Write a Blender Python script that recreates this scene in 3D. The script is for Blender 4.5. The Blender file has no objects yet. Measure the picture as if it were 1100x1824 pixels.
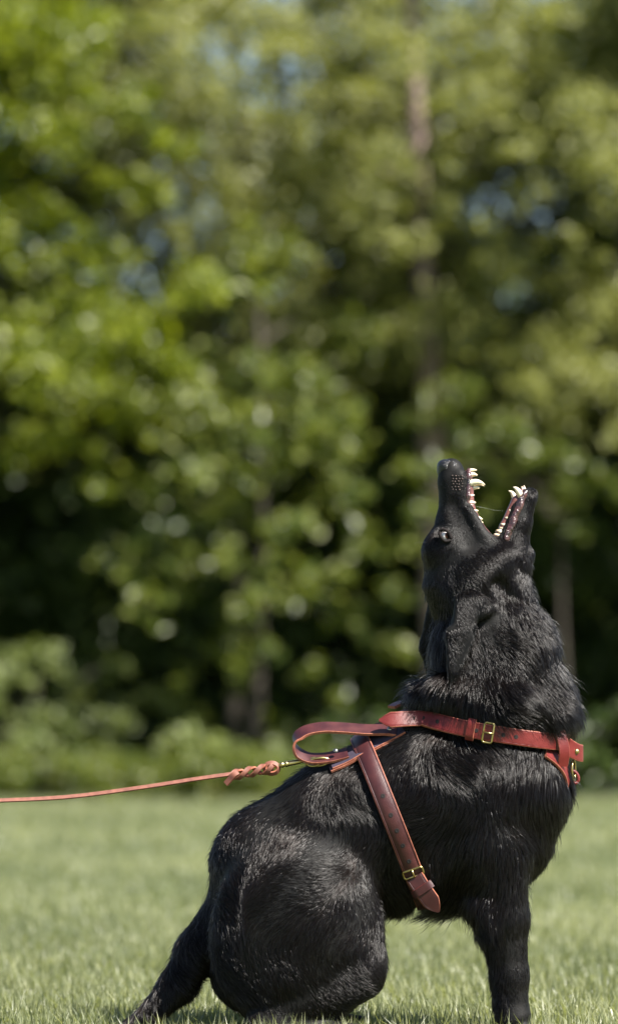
import bpy, math, random
import numpy as np
from mathutils import Vector, kdtree

rng = np.random.default_rng(7)
random.seed(7)
SC = bpy.context.scene
COL = SC.collection
R = math.radians

# ----------------------------------------------------------------------------
# camera, sky, sun, exposure
# ----------------------------------------------------------------------------
S = 0.00115            # metres per photograph pixel at the dog's distance
DIST = 9.0             # camera to dog
GROUND_PY = 1850       # photograph row of the ground under the dog
CAM_H = (GROUND_PY - 1290) * S
SUN_DIR = Vector((0.53, -0.36, 0.77)).normalized()   # towards the sun

cam_d = bpy.data.cameras.new('camera')
cam = bpy.data.objects.new('camera', cam_d)
COL.objects.link(cam)
cam.location = (0, -DIST, CAM_H)
cam.rotation_euler = (R(90), 0, 0)
cam_d.sensor_fit = 'VERTICAL'
cam_d.sensor_height = 36
FRAME_H = 1824 * S
cam_d.lens = 36 * DIST / FRAME_H
cam_d.shift_y = (1290 - 912) / 1824
cam_d.clip_start = 0.1
cam_d.clip_end = 1000
cam_d.dof.use_dof = True
cam_d.dof.focus_distance = DIST - 0.07
cam_d.dof.aperture_fstop = cam_d.lens / 56.0
SC.camera = cam

world = bpy.data.worlds.new("World")
SC.world = world
world.use_nodes = True
wn = world.node_tree
wn.nodes.clear()
sky = wn.nodes.new('ShaderNodeTexSky')
sky.sky_type = 'NISHITA'
sky.sun_disc = False
sky.sun_elevation = math.asin(SUN_DIR.z)
sky.sun_rotation = math.atan2(SUN_DIR.x, SUN_DIR.y)
bg = wn.nodes.new('ShaderNodeBackground')
bg.inputs['Strength'].default_value = 0.05
wo = wn.nodes.new('ShaderNodeOutputWorld')
wn.links.new(sky.outputs[0], bg.inputs[0])
wn.links.new(bg.outputs[0], wo.inputs[0])

sun_d = bpy.data.lights.new('sun', 'SUN')
sun_d.energy = 5.0
sun_d.angle = R(0.53)
sun_d.color = (1.0, 0.95, 0.87)
sun = bpy.data.objects.new('sun', sun_d)
COL.objects.link(sun)
sun.location = (20, -5, 30)
sun.rotation_euler = SUN_DIR.to_track_quat('Z', 'Y').to_euler()

SC.view_settings.view_transform = 'Standard'
SC.view_settings.look = 'None'
SC.view_settings.exposure = 1.75
SC.view_settings.gamma = 1
SC.view_settings.use_curve_mapping = False
SC.cycles.use_denoising = True
SC.cycles.denoising_prefilter = 'ACCURATE'
SC.cycles.max_bounces = 8
SC.cycles.transparent_max_bounces = 8
SC.cycles.sample_clamp_indirect = 6
SC.cycles.use_adaptive_sampling = False
SC.cycles_curves.shape = 'RIBBONS'
SC.cycles_curves.subdivisions = 2


# ----------------------------------------------------------------------------
# helpers
# ----------------------------------------------------------------------------
def at(px, py, y):
    """World point at depth y that shows at pixel (px, py) of the photograph."""
    k = S * (DIST + y) / DIST
    return Vector(((px - 550) * k, y, CAM_H + (1290 - py) * k))


def W(p):
    """Dog-plane pixel space (px, py, w) -> world."""
    return Vector(((p[0] - 550) * S, p[2] * S, (GROUND_PY - p[1]) * S))


def tag(o, label=None, cat=None, group=None, kind=None):
    if label: o['label'] = label
    if cat: o['category'] = cat
    if group: o['group'] = group
    if kind: o['kind'] = kind
    return o


def empty(name, loc):
    o = bpy.data.objects.new(name, None)
    COL.objects.link(o)
    o.location = loc
    o.empty_display_size = 0.1
    return o


def link(name, me, parent=None):
    o = bpy.data.objects.new(name, me)
    COL.objects.link(o)
    if parent is not None:
        o.parent = parent
        off = Vector()
        q = parent
        while q is not None:
            off += q.location
            q = q.parent
        me.transform(__import__('mathutils').Matrix.Translation(-off))
    return o


def mesh_np(name, verts, faces, mats, smooth=True, mat_idx=None):
    """Mesh from numpy arrays; faces (n,3) or (n,4)."""
    me = bpy.data.meshes.new(name)
    verts = np.asarray(verts, np.float32)
    faces = np.asarray(faces, np.int32)
    n, k = faces.shape
    me.vertices.add(len(verts))
    me.vertices.foreach_set('co', verts.ravel())
    me.loops.add(n * k)
    me.loops.foreach_set('vertex_index', faces.ravel())
    me.polygons.add(n)
    me.polygons.foreach_set('loop_start', np.arange(0, n * k, k, dtype=np.int32))
    me.polygons.foreach_set('use_smooth', np.full(n, smooth))
    for m in (mats if isinstance(mats, (list, tuple)) else [mats]):
        me.materials.append(m)
    if mat_idx is not None:
        me.polygons.foreach_set('material_index', np.asarray(mat_idx, np.int32))
    me.update(calc_edges=True)
    return me


def mesh_list(name, verts, faces, mats, smooth=True, mat_idx=None):
    me = bpy.data.meshes.new(name)
    me.from_pydata([tuple(v) for v in verts], [], faces)
    for m in (mats if isinstance(mats, (list, tuple)) else [mats]):
        me.materials.append(m)
    for i, p in enumerate(me.polygons):
        p.use_smooth = smooth
        if mat_idx is not None: p.material_index = mat_idx[i]
    me.update()
    return me


def catmull(pts, n):
    P = [np.array(p, float) for p in pts]
    P = [2 * P[0] - P[1]] + P + [2 * P[-1] - P[-2]]
    out = []
    for i in range(1, len(P) - 2):
        for j in range(n):
            t = j / n
            a, b, c, d = P[i - 1], P[i], P[i + 1], P[i + 2]
            out.append(0.5 * ((2 * b) + (-a + c) * t + (2 * a - 5 * b + 4 * c - d) * t * t + (-a + 3 * b - 3 * c + d) * t ** 3))
    out.append(P[-2])
    return np.array(out)


def tube_geo(pts, radii, n=8, cap=True, flat=1.0):
    """verts, faces of a tube through pts (list of 3-vectors)."""
    pts = [Vector(p) for p in pts]
    verts, faces = [], []
    up = Vector((0, -1, 0.01))
    for i, p in enumerate(pts):
        t = (pts[min(i + 1, len(pts) - 1)] - pts[max(i - 1, 0)])
        t.normalize()
        a = up - t * up.dot(t)
        if a.length < 1e-4: a = Vector((1, 0, 0)) - t * t.x
        a.normalize()
        up = a
        b = t.cross(a)
        r = radii[i] if hasattr(radii, '__len__') else radii
        for k in range(n):
            th = 2 * math.pi * k / n
            verts.append(p + a * (math.cos(th) * r) + b * (math.sin(th) * r * flat))
    for i in range(len(pts) - 1):
        for k in range(n):
            faces.append((i * n + k, i * n + (k + 1) % n, (i + 1) * n + (k + 1) % n, (i + 1) * n + k))
    if cap:
        faces.append(tuple(range(n - 1, -1, -1)))
        faces.append(tuple(range((len(pts) - 1) * n, len(pts) * n)))
    return verts, faces


class Geo:
    def __init__(self):
        self.v, self.f, self.m = [], [], []

    def add(self, vf, m=0):
        o = len(self.v)
        self.v += list(vf[0])
        self.f += [tuple(i + o for i in f) for f in vf[1]]
        self.m += [m] * len(vf[1])

    def build(self, name, mats, parent=None, smooth=True):
        return link(name, mesh_list(name, self.v, self.f, mats, smooth, self.m), parent)


# ----------------------------------------------------------------------------
# materials
# ----------------------------------------------------------------------------
def new_mat(name):
    m = bpy.data.materials.new(name)
    m.use_nodes = True
    nt = m.node_tree
    return m, nt, nt.nodes['Principled BSDF']


def noise_mat(name, c1, c2, scale, rough=0.6, rough2=None, metallic=0.0, bump=0.0, bscale=None, spec=0.5, detail=4, coat=0.0):
    m, nt, b = new_mat(name)
    tc = nt.nodes.new('ShaderNodeTexCoord')
    no = nt.nodes.new('ShaderNodeTexNoise')
    no.inputs['Scale'].default_value = scale
    no.inputs['Detail'].default_value = detail
    nt.links.new(tc.outputs['Object'], no.inputs['Vector'])
    cr = nt.nodes.new('ShaderNodeValToRGB')
    cr.color_ramp.elements[0].position = 0.32
    cr.color_ramp.elements[1].position = 0.68
    cr.color_ramp.elements[0].color = (*c1, 1)
    cr.color_ramp.elements[1].color = (*c2, 1)
    nt.links.new(no.outputs['Fac'], cr.inputs[0])
    nt.links.new(cr.outputs[0], b.inputs['Base Color'])
    b.inputs['Roughness'].default_value = rough
    if rough2 is not None:
        mr = nt.nodes.new('ShaderNodeMapRange')
        mr.inputs['To Min'].default_value = rough
        mr.inputs['To Max'].default_value = rough2
        nt.links.new(no.outputs['Fac'], mr.inputs['Value'])
        nt.links.new(mr.outputs[0], b.inputs['Roughness'])
    b.inputs['Metallic'].default_value = metallic
    b.inputs['Specular IOR Level'].default_value = spec
    b.inputs['Coat Weight'].default_value = coat
    b.inputs['Coat Roughness'].default_value = 0.15
    if bump:
        n2 = nt.nodes.new('ShaderNodeTexNoise')
        n2.inputs['Scale'].default_value = bscale or scale * 4
        n2.inputs['Detail'].default_value = 3
        nt.links.new(tc.outputs['Object'], n2.inputs['Vector'])
        bp = nt.nodes.new('ShaderNodeBump')
        bp.inputs['Strength'].default_value = bump
        bp.inputs['Distance'].default_value = 0.002
        nt.links.new(n2.outputs['Fac'], bp.inputs['Height'])
        nt.links.new(bp.outputs[0], b.inputs['Normal'])
    return m


def leaf_mat(name, c_dark, c_light, rough=0.45, trans=0.45):
    """Leaf: diffuse + translucent + gloss, colour varied per leaf by the 'tint' attribute."""
    m, nt, b = new_mat(name)
    at_ = nt.nodes.new('ShaderNodeAttribute')
    at_.attribute_name = 'tint'
    mx = nt.nodes.new('ShaderNodeMix')
    mx.data_type = 'RGBA'
    mx.inputs['A'].default_value = (*c_dark, 1)
    mx.inputs['B'].default_value = (*c_light, 1)
    nt.links.new(at_.outputs['Fac'], mx.inputs['Factor'])
    nt.links.new(mx.outputs['Result'], b.inputs['Base Color'])
    b.inputs['Roughness'].default_value = rough
    tr = nt.nodes.new('ShaderNodeBsdfTranslucent')
    br = nt.nodes.new('ShaderNodeMix')
    br.data_type = 'RGBA'
    br.blend_type = 'MULTIPLY'
    br.inputs['Factor'].default_value = 1
    br.inputs['B'].default_value = (1.5, 1.5, 0.7, 1)
    nt.links.new(mx.outputs['Result'], br.inputs['A'])
    nt.links.new(br.outputs['Result'], tr.inputs['Color'])
    ms = nt.nodes.new('ShaderNodeMixShader')
    ms.inputs[0].default_value = trans
    nt.links.new(b.outputs[0], ms.inputs[1])
    nt.links.new(tr.outputs[0], ms.inputs[2])
    nt.links.new(ms.outputs[0], nt.nodes['Material Output'].inputs['Surface'])
    return m


M_skin = noise_mat('black_skin', (0.004, 0.004, 0.004), (0.008, 0.0075, 0.007), 60, 0.6, bump=0.3, bscale=300, spec=0.15)
M_nose = noise_mat('wet_nose_leather', (0.005, 0.005, 0.006), (0.012, 0.011, 0.012), 120, 0.10, 0.35, bump=0.9, bscale=600, spec=0.5)
M_lip = noise_mat('wet_lip', (0.005, 0.0045, 0.005), (0.085, 0.030, 0.028), 75, 0.12, 0.35, bump=1.0, bscale=260, spec=0.7, coat=0.5)
M_gum = noise_mat('wet_gum', (0.075, 0.022, 0.018), (0.19, 0.065, 0.050), 70, 0.2, 0.45, bump=0.5, bscale=350, spec=0.6, coat=0.4)
M_tooth = noise_mat('tooth_enamel', (0.60, 0.46, 0.28), (0.76, 0.68, 0.54), 70, 0.28, spec=0.5, coat=0.2)
M_white = noise_mat('eye_white', (0.74, 0.66, 0.66), (0.85, 0.80, 0.80), 200, 0.15)
M_iris = noise_mat('brown_iris', (0.045, 0.014, 0.008), (0.09, 0.028, 0.014), 300, 0.35, coat=0.0, spec=0.25)
M_pupil = noise_mat('black_pupil', (0.003, 0.003, 0.003), (0.005, 0.005, 0.005), 50, 0.12, coat=0.0)
M_lidskin = noise_mat('eyelid_skin', (0.005, 0.004, 0.004), (0.014, 0.009, 0.009), 200, 0.8, spec=0.2)
M_earskin = noise_mat('ear_skin', (0.025, 0.016, 0.012), (0.06, 0.04, 0.03), 200, 0.6)
M_pad = noise_mat('whisker_spot', (0.022, 0.013, 0.011), (0.07, 0.042, 0.035), 400, 0.5)
M_leather = noise_mat('red_brown_leather', (0.088, 0.0085, 0.0080), (0.128, 0.0135, 0.0112), 38, 0.24, 0.5, bump=0.35, bscale=700, spec=0.38)
M_leather_dk = noise_mat('oxblood_leather', (0.032, 0.0065, 0.008), (0.058, 0.0125, 0.0125), 38, 0.34, 0.55, bump=0.35, bscale=700, spec=0.45)
M_edge = noise_mat('raw_leather_edge', (0.22, 0.058, 0.03), (0.36, 0.125, 0.07), 160, 0.75, bump=0.5, bscale=900)
M_suede = noise_mat('dark_lining', (0.018, 0.013, 0.028), (0.035, 0.024, 0.045), 120, 0.9, bump=0.3)
M_leash = noise_mat('tan_red_leash_leather', (0.125, 0.040, 0.025), (0.20, 0.072, 0.045), 90, 0.5, 0.65, bump=0.3, bscale=700)
M_brass = noise_mat('brass', (0.36, 0.27, 0.10), (0.55, 0.44, 0.20), 60, 0.22, 0.38, metallic=1.0)
M_steel = noise_mat('dull_rivet', (0.25, 0.23, 0.22), (0.4, 0.38, 0.36), 80, 0.35, metallic=1.0)
M_hole = noise_mat('punched_hole', (0.006, 0.004, 0.004), (0.012, 0.008, 0.008), 80, 0.9)


def fur_mat():
    m = bpy.data.materials.new('black_fur')
    m.use_nodes = True
    nt = m.node_tree
    nt.nodes.clear()
    h = nt.nodes.new('ShaderNodeBsdfHairPrincipled')
    h.parametrization = 'COLOR'
    h.inputs['Color'].default_value = (0.012, 0.010, 0.0095, 1)
    h.inputs['Roughness'].default_value = 0.14
    h.inputs['IOR'].default_value = 1.55
    h.inputs['Radial Roughness'].default_value = 0.28
    h.inputs['Coat'].default_value = 0.0
    h.inputs['Random Roughness'].default_value = 0.3
    [setattr(i, 'default_value', 0.25) for i in h.inputs if i.name == 'Random Color']
    o = nt.nodes.new('ShaderNodeOutputMaterial')
    df = nt.nodes.new('ShaderNodeBsdfDiffuse')
    df.inputs['Color'].default_value = (0.006, 0.0045, 0.004, 1)
    hi = nt.nodes.new('ShaderNodeHairInfo')
    mr = nt.nodes.new('ShaderNodeMapRange')
    mr.inputs['To Min'].default_value = 0.10
    mr.inputs['To Max'].default_value = 0.82
    pw = nt.nodes.new('ShaderNodeMath'); pw.operation = 'POWER'; pw.inputs[1].default_value = 1.4
    nt.links.new(hi.outputs['Random'], pw.inputs[0])
    nt.links.new(pw.outputs[0], mr.inputs['Value'])
    ms = nt.nodes.new('ShaderNodeMixShader')
    nt.links.new(mr.outputs[0], ms.inputs[0])
    nt.links.new(df.outputs[0], ms.inputs[1])
    nt.links.new(h.outputs[0], ms.inputs[2])
    nt.links.new(ms.outputs[0], o.inputs['Surface'])
    return m


M_fur = fur_mat()
M_whisker = noise_mat('whisker', (0.05, 0.05, 0.05), (0.3, 0.3, 0.3), 30, 0.3)
M_saliva, _nt, _b = new_mat('saliva')
_b.inputs['Base Color'].default_value = (0.8, 0.85, 0.8, 1)
_b.inputs['Roughness'].default_value = 0.1
_b.inputs['Transmission Weight'].default_value = 0.6
_b.inputs['IOR'].default_value = 1.33

# ----------------------------------------------------------------------------
# lawn: ground sheet and grass
# ----------------------------------------------------------------------------
M_ground = noise_mat('lawn_soil', (0.065, 0.09, 0.035), (0.12, 0.15, 0.07), 1.3, 0.9, detail=8)
gx = np.linspace(-120, 120, 61)
gy = np.linspace(-60, 180, 61)
GX, GY = np.meshgrid(gx, gy, indexing='ij')
gv = np.stack([GX, GY, np.zeros_like(GX)], -1).reshape(-1, 3)
ii, jj = np.meshgrid(np.arange(60), np.arange(60), indexing='ij')
q = (ii * 61 + jj).ravel()
ground = link('ground', mesh_np('ground', gv, np.stack([q, q + 61, q + 62, q + 1], -1), M_ground))
tag(ground, 'mown green lawn reaching back to the trees', None, None, 'structure')

M_grass = leaf_mat('grass_blade', (0.066, 0.090, 0.038), (0.285, 0.295, 0.168), 0.42, 0.42)


def grass_zone(x0, x1, y0, y1, n, h, wd, widen=0.0):
    y = rng.uniform(y0, y1, n)
    s = 1 + widen * (y - y0)
    x = rng.uniform(x0, x1, n) * s
    patch = np.sin(x * 7.1 + 1.3 * np.sin(y * 5.3)) * np.sin(y * 6.2 + x * 2.1) * 0.5 + 0.5
    hh = h * rng.lognormal(-0.12, 0.32, n) * (0.75 + 0.45 * patch)
    hh = np.minimum(hh, h * 1.75)
    az = rng.uniform(0, 2 * np.pi, n)
    lean = rng.beta(1.6, 3.0, n) * 1.15
    ld = np.stack([np.cos(az), np.sin(az)], -1)
    a2 = az + rng.normal(np.pi / 2, 0.5, n)
    side = np.stack([np.cos(a2), np.sin(a2), np.zeros(n)], -1)
    ww = wd * rng.uniform(0.6, 1.25, n)
    V = np.zeros((n, 5, 3))
    base = np.stack([x, y, np.full(n, -0.002)], -1)

    def pt(t, bend):
        an = lean * bend
        r = hh * t
        return base + np.stack([ld[:, 0] * np.sin(an) * r, ld[:, 1] * np.sin(an) * r, np.cos(an) * r], -1)
    V[:, 0] = base - side * ww[:, None] * 0.5
    V[:, 1] = base + side * ww[:, None] * 0.5
    m = pt(0.55, 0.8)
    V[:, 2] = m + side * ww[:, None] * 0.45
    V[:, 3] = m - side * ww[:, None] * 0.45
    V[:, 4] = pt(1.0, 1.25)
    o = (np.arange(n) * 5)[:, None]
    F = np.concatenate([o + [0, 1, 2], o + [0, 2, 3], o + [3, 2, 4]], 0)
    big = 0.5 + 0.25 * np.sin(x * 1.9 + 2 * np.sin(y * 0.7)) + 0.25 * np.sin(y * 1.3 + 1.5 * np.sin(x * 1.1 + 1))
    tint = np.clip(0.12 + 0.30 * big + 0.35 * patch * rng.uniform(0.3, 1.1, n) + rng.normal(0.05, 0.18, n), 0, 1)
    dry = rng.random(n) < 0.07
    tint[dry] = 1.0
    return V.reshape(-1, 3), F, np.repeat(tint, 5)


def build_grass():
    Vs, Fs, Ts, off = [], [], [], 0
    for z in ((-1.7, 1.7, -0.9, 1.6, 120000, 0.044, 0.0030, 0.0),
              (-1.7, 1.7, 1.6, 5.0, 105000, 0.042, 0.0036, 0.10),
              (-2.2, 2.2, 5.0, 13.0, 95000, 0.040, 0.006, 0.08),
              (-3.6, 3.6, 13.0, 29.5, 95000, 0.042, 0.011, 0.05)):
        v, f, t = grass_zone(*z)
        Vs.append(v); Fs.append(f + off); Ts.append(t); off += len(v)
    me = mesh_np('grass', np.concatenate(Vs), np.concatenate(Fs), M_grass, smooth=False)
    a = me.attributes.new('tint', 'FLOAT', 'POINT')
    a.data.foreach_set('value', np.concatenate(Ts).astype(np.float32))
    g = link('grass', me)
    tag(g, 'short green lawn grass around the sitting dog', None, None, 'stuff')


build_grass()

# ----------------------------------------------------------------------------
# trees and shrubs behind the lawn
# ----------------------------------------------------------------------------
M_bark_pale = noise_mat('pale_bark', (0.16, 0.115, 0.10), (0.30, 0.22, 0.20), 6, 0.9, bump=0.8, bscale=25)
M_bark_dark = noise_mat('dark_bark', (0.028, 0.022, 0.017), (0.06, 0.048, 0.036), 6, 0.9, bump=0.8, bscale=25)
M_leaf_vivid = leaf_mat('vivid_leaf', (0.070, 0.100, 0.006), (0.215, 0.245, 0.015), 0.42, 0.50)
M_leaf_mid = leaf_mat('mid_leaf', (0.042, 0.068, 0.009), (0.175, 0.197, 0.033), 0.42, 0.45)
M_leaf_olive = leaf_mat('olive_leaf', (0.115, 0.128, 0.034), (0.29, 0.30, 0.092), 0.45, 0.46)
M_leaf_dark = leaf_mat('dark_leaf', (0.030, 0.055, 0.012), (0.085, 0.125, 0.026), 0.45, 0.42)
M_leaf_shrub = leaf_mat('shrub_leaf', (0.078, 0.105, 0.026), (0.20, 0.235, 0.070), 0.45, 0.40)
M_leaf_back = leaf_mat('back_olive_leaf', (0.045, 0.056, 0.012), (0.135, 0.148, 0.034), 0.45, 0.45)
M_petal = noise_mat('pale_petal', (0.62, 0.55, 0.18), (0.8, 0.72, 0.30), 30, 0.6)


def leaves(clumps, leaf, per, flat=0.6, updown=0.62, aspect=0.62, r=None):
    """Leaf quads filling ellipsoidal clumps [(centre Vector, radius, weight)]."""
    r = r or rng
    Vs, Ts = [], []
    for c, rad, wgt in clumps:
        n = max(6, int(9.0 * per * wgt * rad * rad / (leaf * leaf)))
        d = r.normal(size=(n, 3))
        d /= np.linalg.norm(d, axis=1)[:, None]
        rr = r.uniform(0.0, 1.0, n) ** 0.45 * (1 + 0.22 * r.normal(size=n))
        p = d * rr[:, None] * rad * np.array([1, 1, flat])
        # hanging sprays: bend the rim down, break it up into twigs
        tw = r.normal(size=(max(3, n // 14), 3)) * rad * 0.55 * np.array([1, 1, flat])
        k = r.integers(0, len(tw), n)
        p = p * 0.55 + tw[k] * 0.75
        p[:, 2] -= 0.25 * (p[:, 0] ** 2 + p[:, 1] ** 2) / rad
        p += np.array(c)
        nrm = r.normal(size=(n, 3)) * updown + np.array([0.28, -0.34, 0.62])
        nrm /= np.linalg.norm(nrm, axis=1)[:, None]
        t = r.normal(size=(n, 3))
        t -= nrm * (t * nrm).sum(1)[:, None]
        t /= np.linalg.norm(t, axis=1)[:, None]
        b = np.cross(nrm, t)
        L = leaf * r.uniform(0.6, 1.35, n)[:, None]
        V = np.stack([p - t * L * 0.5, p + b * L * aspect * 0.5 + nrm * L * 0.08, p + t * L * 0.5 - nrm * L * 0.1, p - b * L * aspect * 0.5 + nrm * L * 0.08], 1)
        Vs.append(V.reshape(-1, 3))
        Ts.append(np.repeat(np.clip(r.beta(0.7, 1.0, n) + r.normal(0, 0.10), 0, 1), 4))
    V = np.concatenate(Vs)
    q = np.arange(len(V)).reshape(-1, 4)
    return V, q, np.concatenate(Ts).astype(np.float32)


def crown_obj(name, clumps, leaf, per, mat, parent, **kw):
    V, F, T = leaves(clumps, leaf, per, **kw)
    me = mesh_np(name, V, F, mat, smooth=False)
    a = me.attributes.new('tint', 'FLOAT', 'POINT')
    a.data.foreach_set('value', T)
    return link(name, me, parent)


def tree(name, base, height, r0, clumps, leaf, per, mat, bark, label, cat='tree', group='trees behind the lawn', lean=(0, 0), nlimb=9, **kw):
    t = empty(name, base)
    tag(t, label, cat, group)
    base = Vector(base)
    pts, rad = [], []
    for i in range(9):
        k = i / 8
        pts.append(base + Vector((lean[0] * k + 0.06 * math.sin(3 * k + base.x), lean[1] * k + 0.05 * math.sin(4 * k + 1), height * k - 0.05)))
        rad.append(r0 * (1 - 0.75 * k) * (1.25 if i == 0 else 1))
    g = Geo(); g.add(tube_geo(pts, rad, 10)); g.build('trunk', bark, t)
    big = sorted(clumps, key=lambda c: -c[1])[:nlimb]
    for c, rr, _w in big:
        k = min(0.92, max(0.12, (c[2] - 0.25 * (c - base).xy.length - base.z) / height))
        s = base + Vector((lean[0] * k, lean[1] * k, height * k))
        mid = s.lerp(c, 0.5) + Vector((0, 0, 0.12 * (c - s).length))
        rr0 = max(0.012, r0 * (1 - 0.75 * k) * 0.5)
        g = Geo(); g.add(tube_geo([Vector(x) for x in catmull([s, mid, c], 4)], np.linspace(rr0, 0.008, 9), 6)); g.build('limb', bark, t)
    cr = crown_obj('crown', clumps, leaf, per, mat, t, **kw)
    return t


def clumps_px(lst, y, jit=0.5):
    """[(px, py, radius_px)] seen at depth y -> clump list (each at its own depth about y)."""
    out = []
    for px, py, rp in lst:
        yy = y + random.uniform(-jit, jit)
        out.append((at(px, py, yy), rp * S * (DIST + yy) / DIST, 1.0))
    return out


def fill(cx, y, z0, z1, rx, ry, n, r0, r1):
    out = []
    for i in range(n):
        z = random.uniform(z0, z1)
        k = (z - z0) / (z1 - z0)
        s = math.sin(math.pi * min(0.95, 0.25 + 0.65 * k)) ** 0.7
        a = random.uniform(0, 2 * math.pi)
        rr = math.sqrt(random.random())
        out.append((Vector((cx + rx * s * rr * math.cos(a), y + ry * s * rr * math.sin(a), z)), random.uniform(r0, r1), 1.0))
    return out


def more(lst, n=24):
    """Extra smaller sprays scattered round the listed boughs."""
    out = []
    for k in range(n):
        px, py, r = random.choice(lst)
        out.append((px + random.gauss(0, 0.9 * r), py + random.gauss(0, 0.8 * r), r * random.uniform(0.5, 0.85)))
    return out


def gpx(px, y):
    p = at(px, 0, y)
    return (p.x, y, 0.0)


# near row ------------------------------------------------------------------
L1 = [(-60, 60, 120), (40, 110, 95), (80, 30, 90), (20, 215, 85), (110, 235, 70), (60, 275, 55), (190, 330, 50),
      (195, 445, 78), (120, 520, 80), (30, 590, 95), (150, 600, 90), (265, 590, 90), (345, 510, 75), (420, 500, 42), (60, 660, 75),
      (190, 690, 85), (300, 640, 75), (-70, 380, 100), (-100, 600, 110), (235, 750, 50), (170, 60, 60), (-140, 200, 130), (100, 380, 40), (250, 330, 60), (40, 350, 60), (300, 250, 50), (-30, 300, 80), (100, 780, 60), (180, 820, 50), (40, 810, 50), (20, 130, 90), (130, 150, 70), (60, 190, 80), (230, 190, 60), (20, 420, 60), (-10, 360, 60), (60, 390, 50)]
tree('maple_tree', gpx(-60, 30.0), 7.2, 0.16, clumps_px(L1 + more(L1, 24), 29.3, 0.9) + fill(gpx(-260, 30)[0], 30.2, 3.6, 9.6, 1.7, 1.5, 26, 0.4, 0.7), 0.115, 2.1,
     M_leaf_vivid, M_bark_dark, 'vivid bright green broadleaf tree filling the left edge above the dark hollow')
L2 = [(330, 700, 80), (420, 745, 85), (520, 690, 70), (480, 800, 70), (570, 790, 70), (640, 740, 60), (350, 830, 65), (300, 895, 45), (430, 900, 60),
      (200, 985, 48), (300, 1010, 58), (270, 1075, 62), (335, 1050, 45), (330, 1190, 48), (310, 1240, 40), (390, 980, 45), (520, 940, 70),
      (600, 880, 65), (560, 1040, 60), (610, 1100, 55), (700, 1050, 50), (690, 1150, 62), (650, 960, 55), (720, 960, 55), (470, 640, 70), (560, 1180, 40), (760, 900, 60), (440, 1080, 50), (410, 1180, 48), (450, 1240, 45), (470, 1160, 40), (430, 1000, 50), (480, 1060, 50), (440, 1130, 50), (250, 880, 55), (280, 960, 45), (380, 900, 60), (500, 1000, 55)]
tree('hazel_tree', gpx(455, 29.6), 4.4, 0.07, clumps_px(L2 + more(L2, 26), 29.2, 0.6) + fill(gpx(460, 30)[0], 30.0, 2.9, 5.0, 0.9, 0.8, 12, 0.3, 0.5), 0.12, 1.35,
     M_leaf_mid, M_bark_dark, 'mid green hazel with round leaves hanging low in the centre, above the leash')
L3 = [(300, 110, 85), (390, 60, 80), (330, 190, 85), (430, 150, 80), (260, 240, 75), (360, 280, 70), (470, 230, 75), (500, 70, 70), (240, 150, 60),
      (420, 330, 50), (520, 330, 70), (560, 420, 60), (480, 430, 60), (330, 400, 45), (470, 560, 80), (560, 600, 85), (540, 520, 60), (640, 640, 70), (590, 690, 60), (450, 20, 60), (590, 340, 65), (560, 290, 55), (620, 370, 55), (540, 240, 50), (380, 170, 70), (350, 330, 65), (350, 400, 55), (400, 430, 60), (410, 360, 55), (230, 390, 45)]
tree('thorn_tree', gpx(420, 32.0), 7.4, 0.07, clumps_px(L3 + more(L3), 31.2, 0.9) + fill(gpx(400, 32)[0], 32.2, 5.0, 8.8, 1.3, 1.3, 18, 0.35, 0.6), 0.080, 1.05,
     M_leaf_olive, M_bark_dark, 'dull olive green tree with fine leaves in the upper middle, left of the pale trunk')
L4 = [(650, 60, 85), (720, 110, 85), (800, 60, 80), (690, 190, 75), (830, 160, 90), (880, 130, 75), (640, 150, 60), (610, 240, 55), (690, 280, 70),
      (660, 350, 60), (700, 420, 65), (740, 455, 50), (640, 400, 50), (820, 260, 50), (690, 510, 75), (780, 540, 85), (840, 600, 75), (760, 640, 75),
      (690, 590, 65), (840, 690, 55), (870, 520, 60), (920, 640, 60), (740, 330, 50), (860, 400, 40), (860, 455, 60), (800, 400, 55), (830, 330, 50), (900, 430, 50), (920, 470, 55)]
tree('larch_tree', gpx(778, 31.4), 8.6, 0.17, clumps_px(L4 + more(L4), 30.6, 1.0) + fill(gpx(790, 31.5)[0], 31.6, 5.4, 9.4, 1.2, 1.2, 14, 0.35, 0.6), 0.080, 1.05,
     M_leaf_olive, M_bark_pale, 'yellow olive tree with a pale pinkish trunk above the dog\'s nose', lean=(-0.25, 0.2))
L5 = [(960, 190, 85), (1040, 180, 85), (1080, 250, 80), (990, 250, 60), (930, 260, 55), (1060, 100, 60), (1120, 330, 90), (1000, 500, 60), (1060, 560, 80), (980, 600, 70),
      (1040, 650, 85), (960, 690, 75), (1090, 690, 70), (930, 740, 50), (1140, 520, 110), (1150, 180, 110), (1000, 740, 45), (1010, 415, 40), (960, 20, 50), (1180, 700, 100)]
tree('spruce_tree', gpx(1150, 31.0), 8.8, 0.09, clumps_px(L5 + more(L5), 30.3, 1.0) + fill(gpx(1080, 31)[0], 31.3, 5.6, 9.6, 1.2, 1.2, 16, 0.35, 0.6), 0.080, 1.05,
     M_leaf_olive, M_bark_dark, 'yellow green tree whose boughs fill the upper right corner', lean=(-0.2, 0.1))
L6 = [(880, 760, 70), (900, 840, 60), (940, 800, 50), (1010, 900, 50), (820, 800, 50), (1080, 860, 60), (850, 700, 50), (750, 740, 60), (775, 830, 55), (730, 830, 45), (800, 700, 50), (1010, 800, 55), (1030, 940, 42), (1015, 860, 50)]
tree('elder_bush', gpx(1010, 30.4), 2.6, 0.05, clumps_px(L6, 29.9, 0.5), 0.11, 1.3,
     M_leaf_mid, M_bark_dark, 'mid green bushy sapling behind the dog\'s open jaws', cat='bush', nlimb=6)
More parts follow.
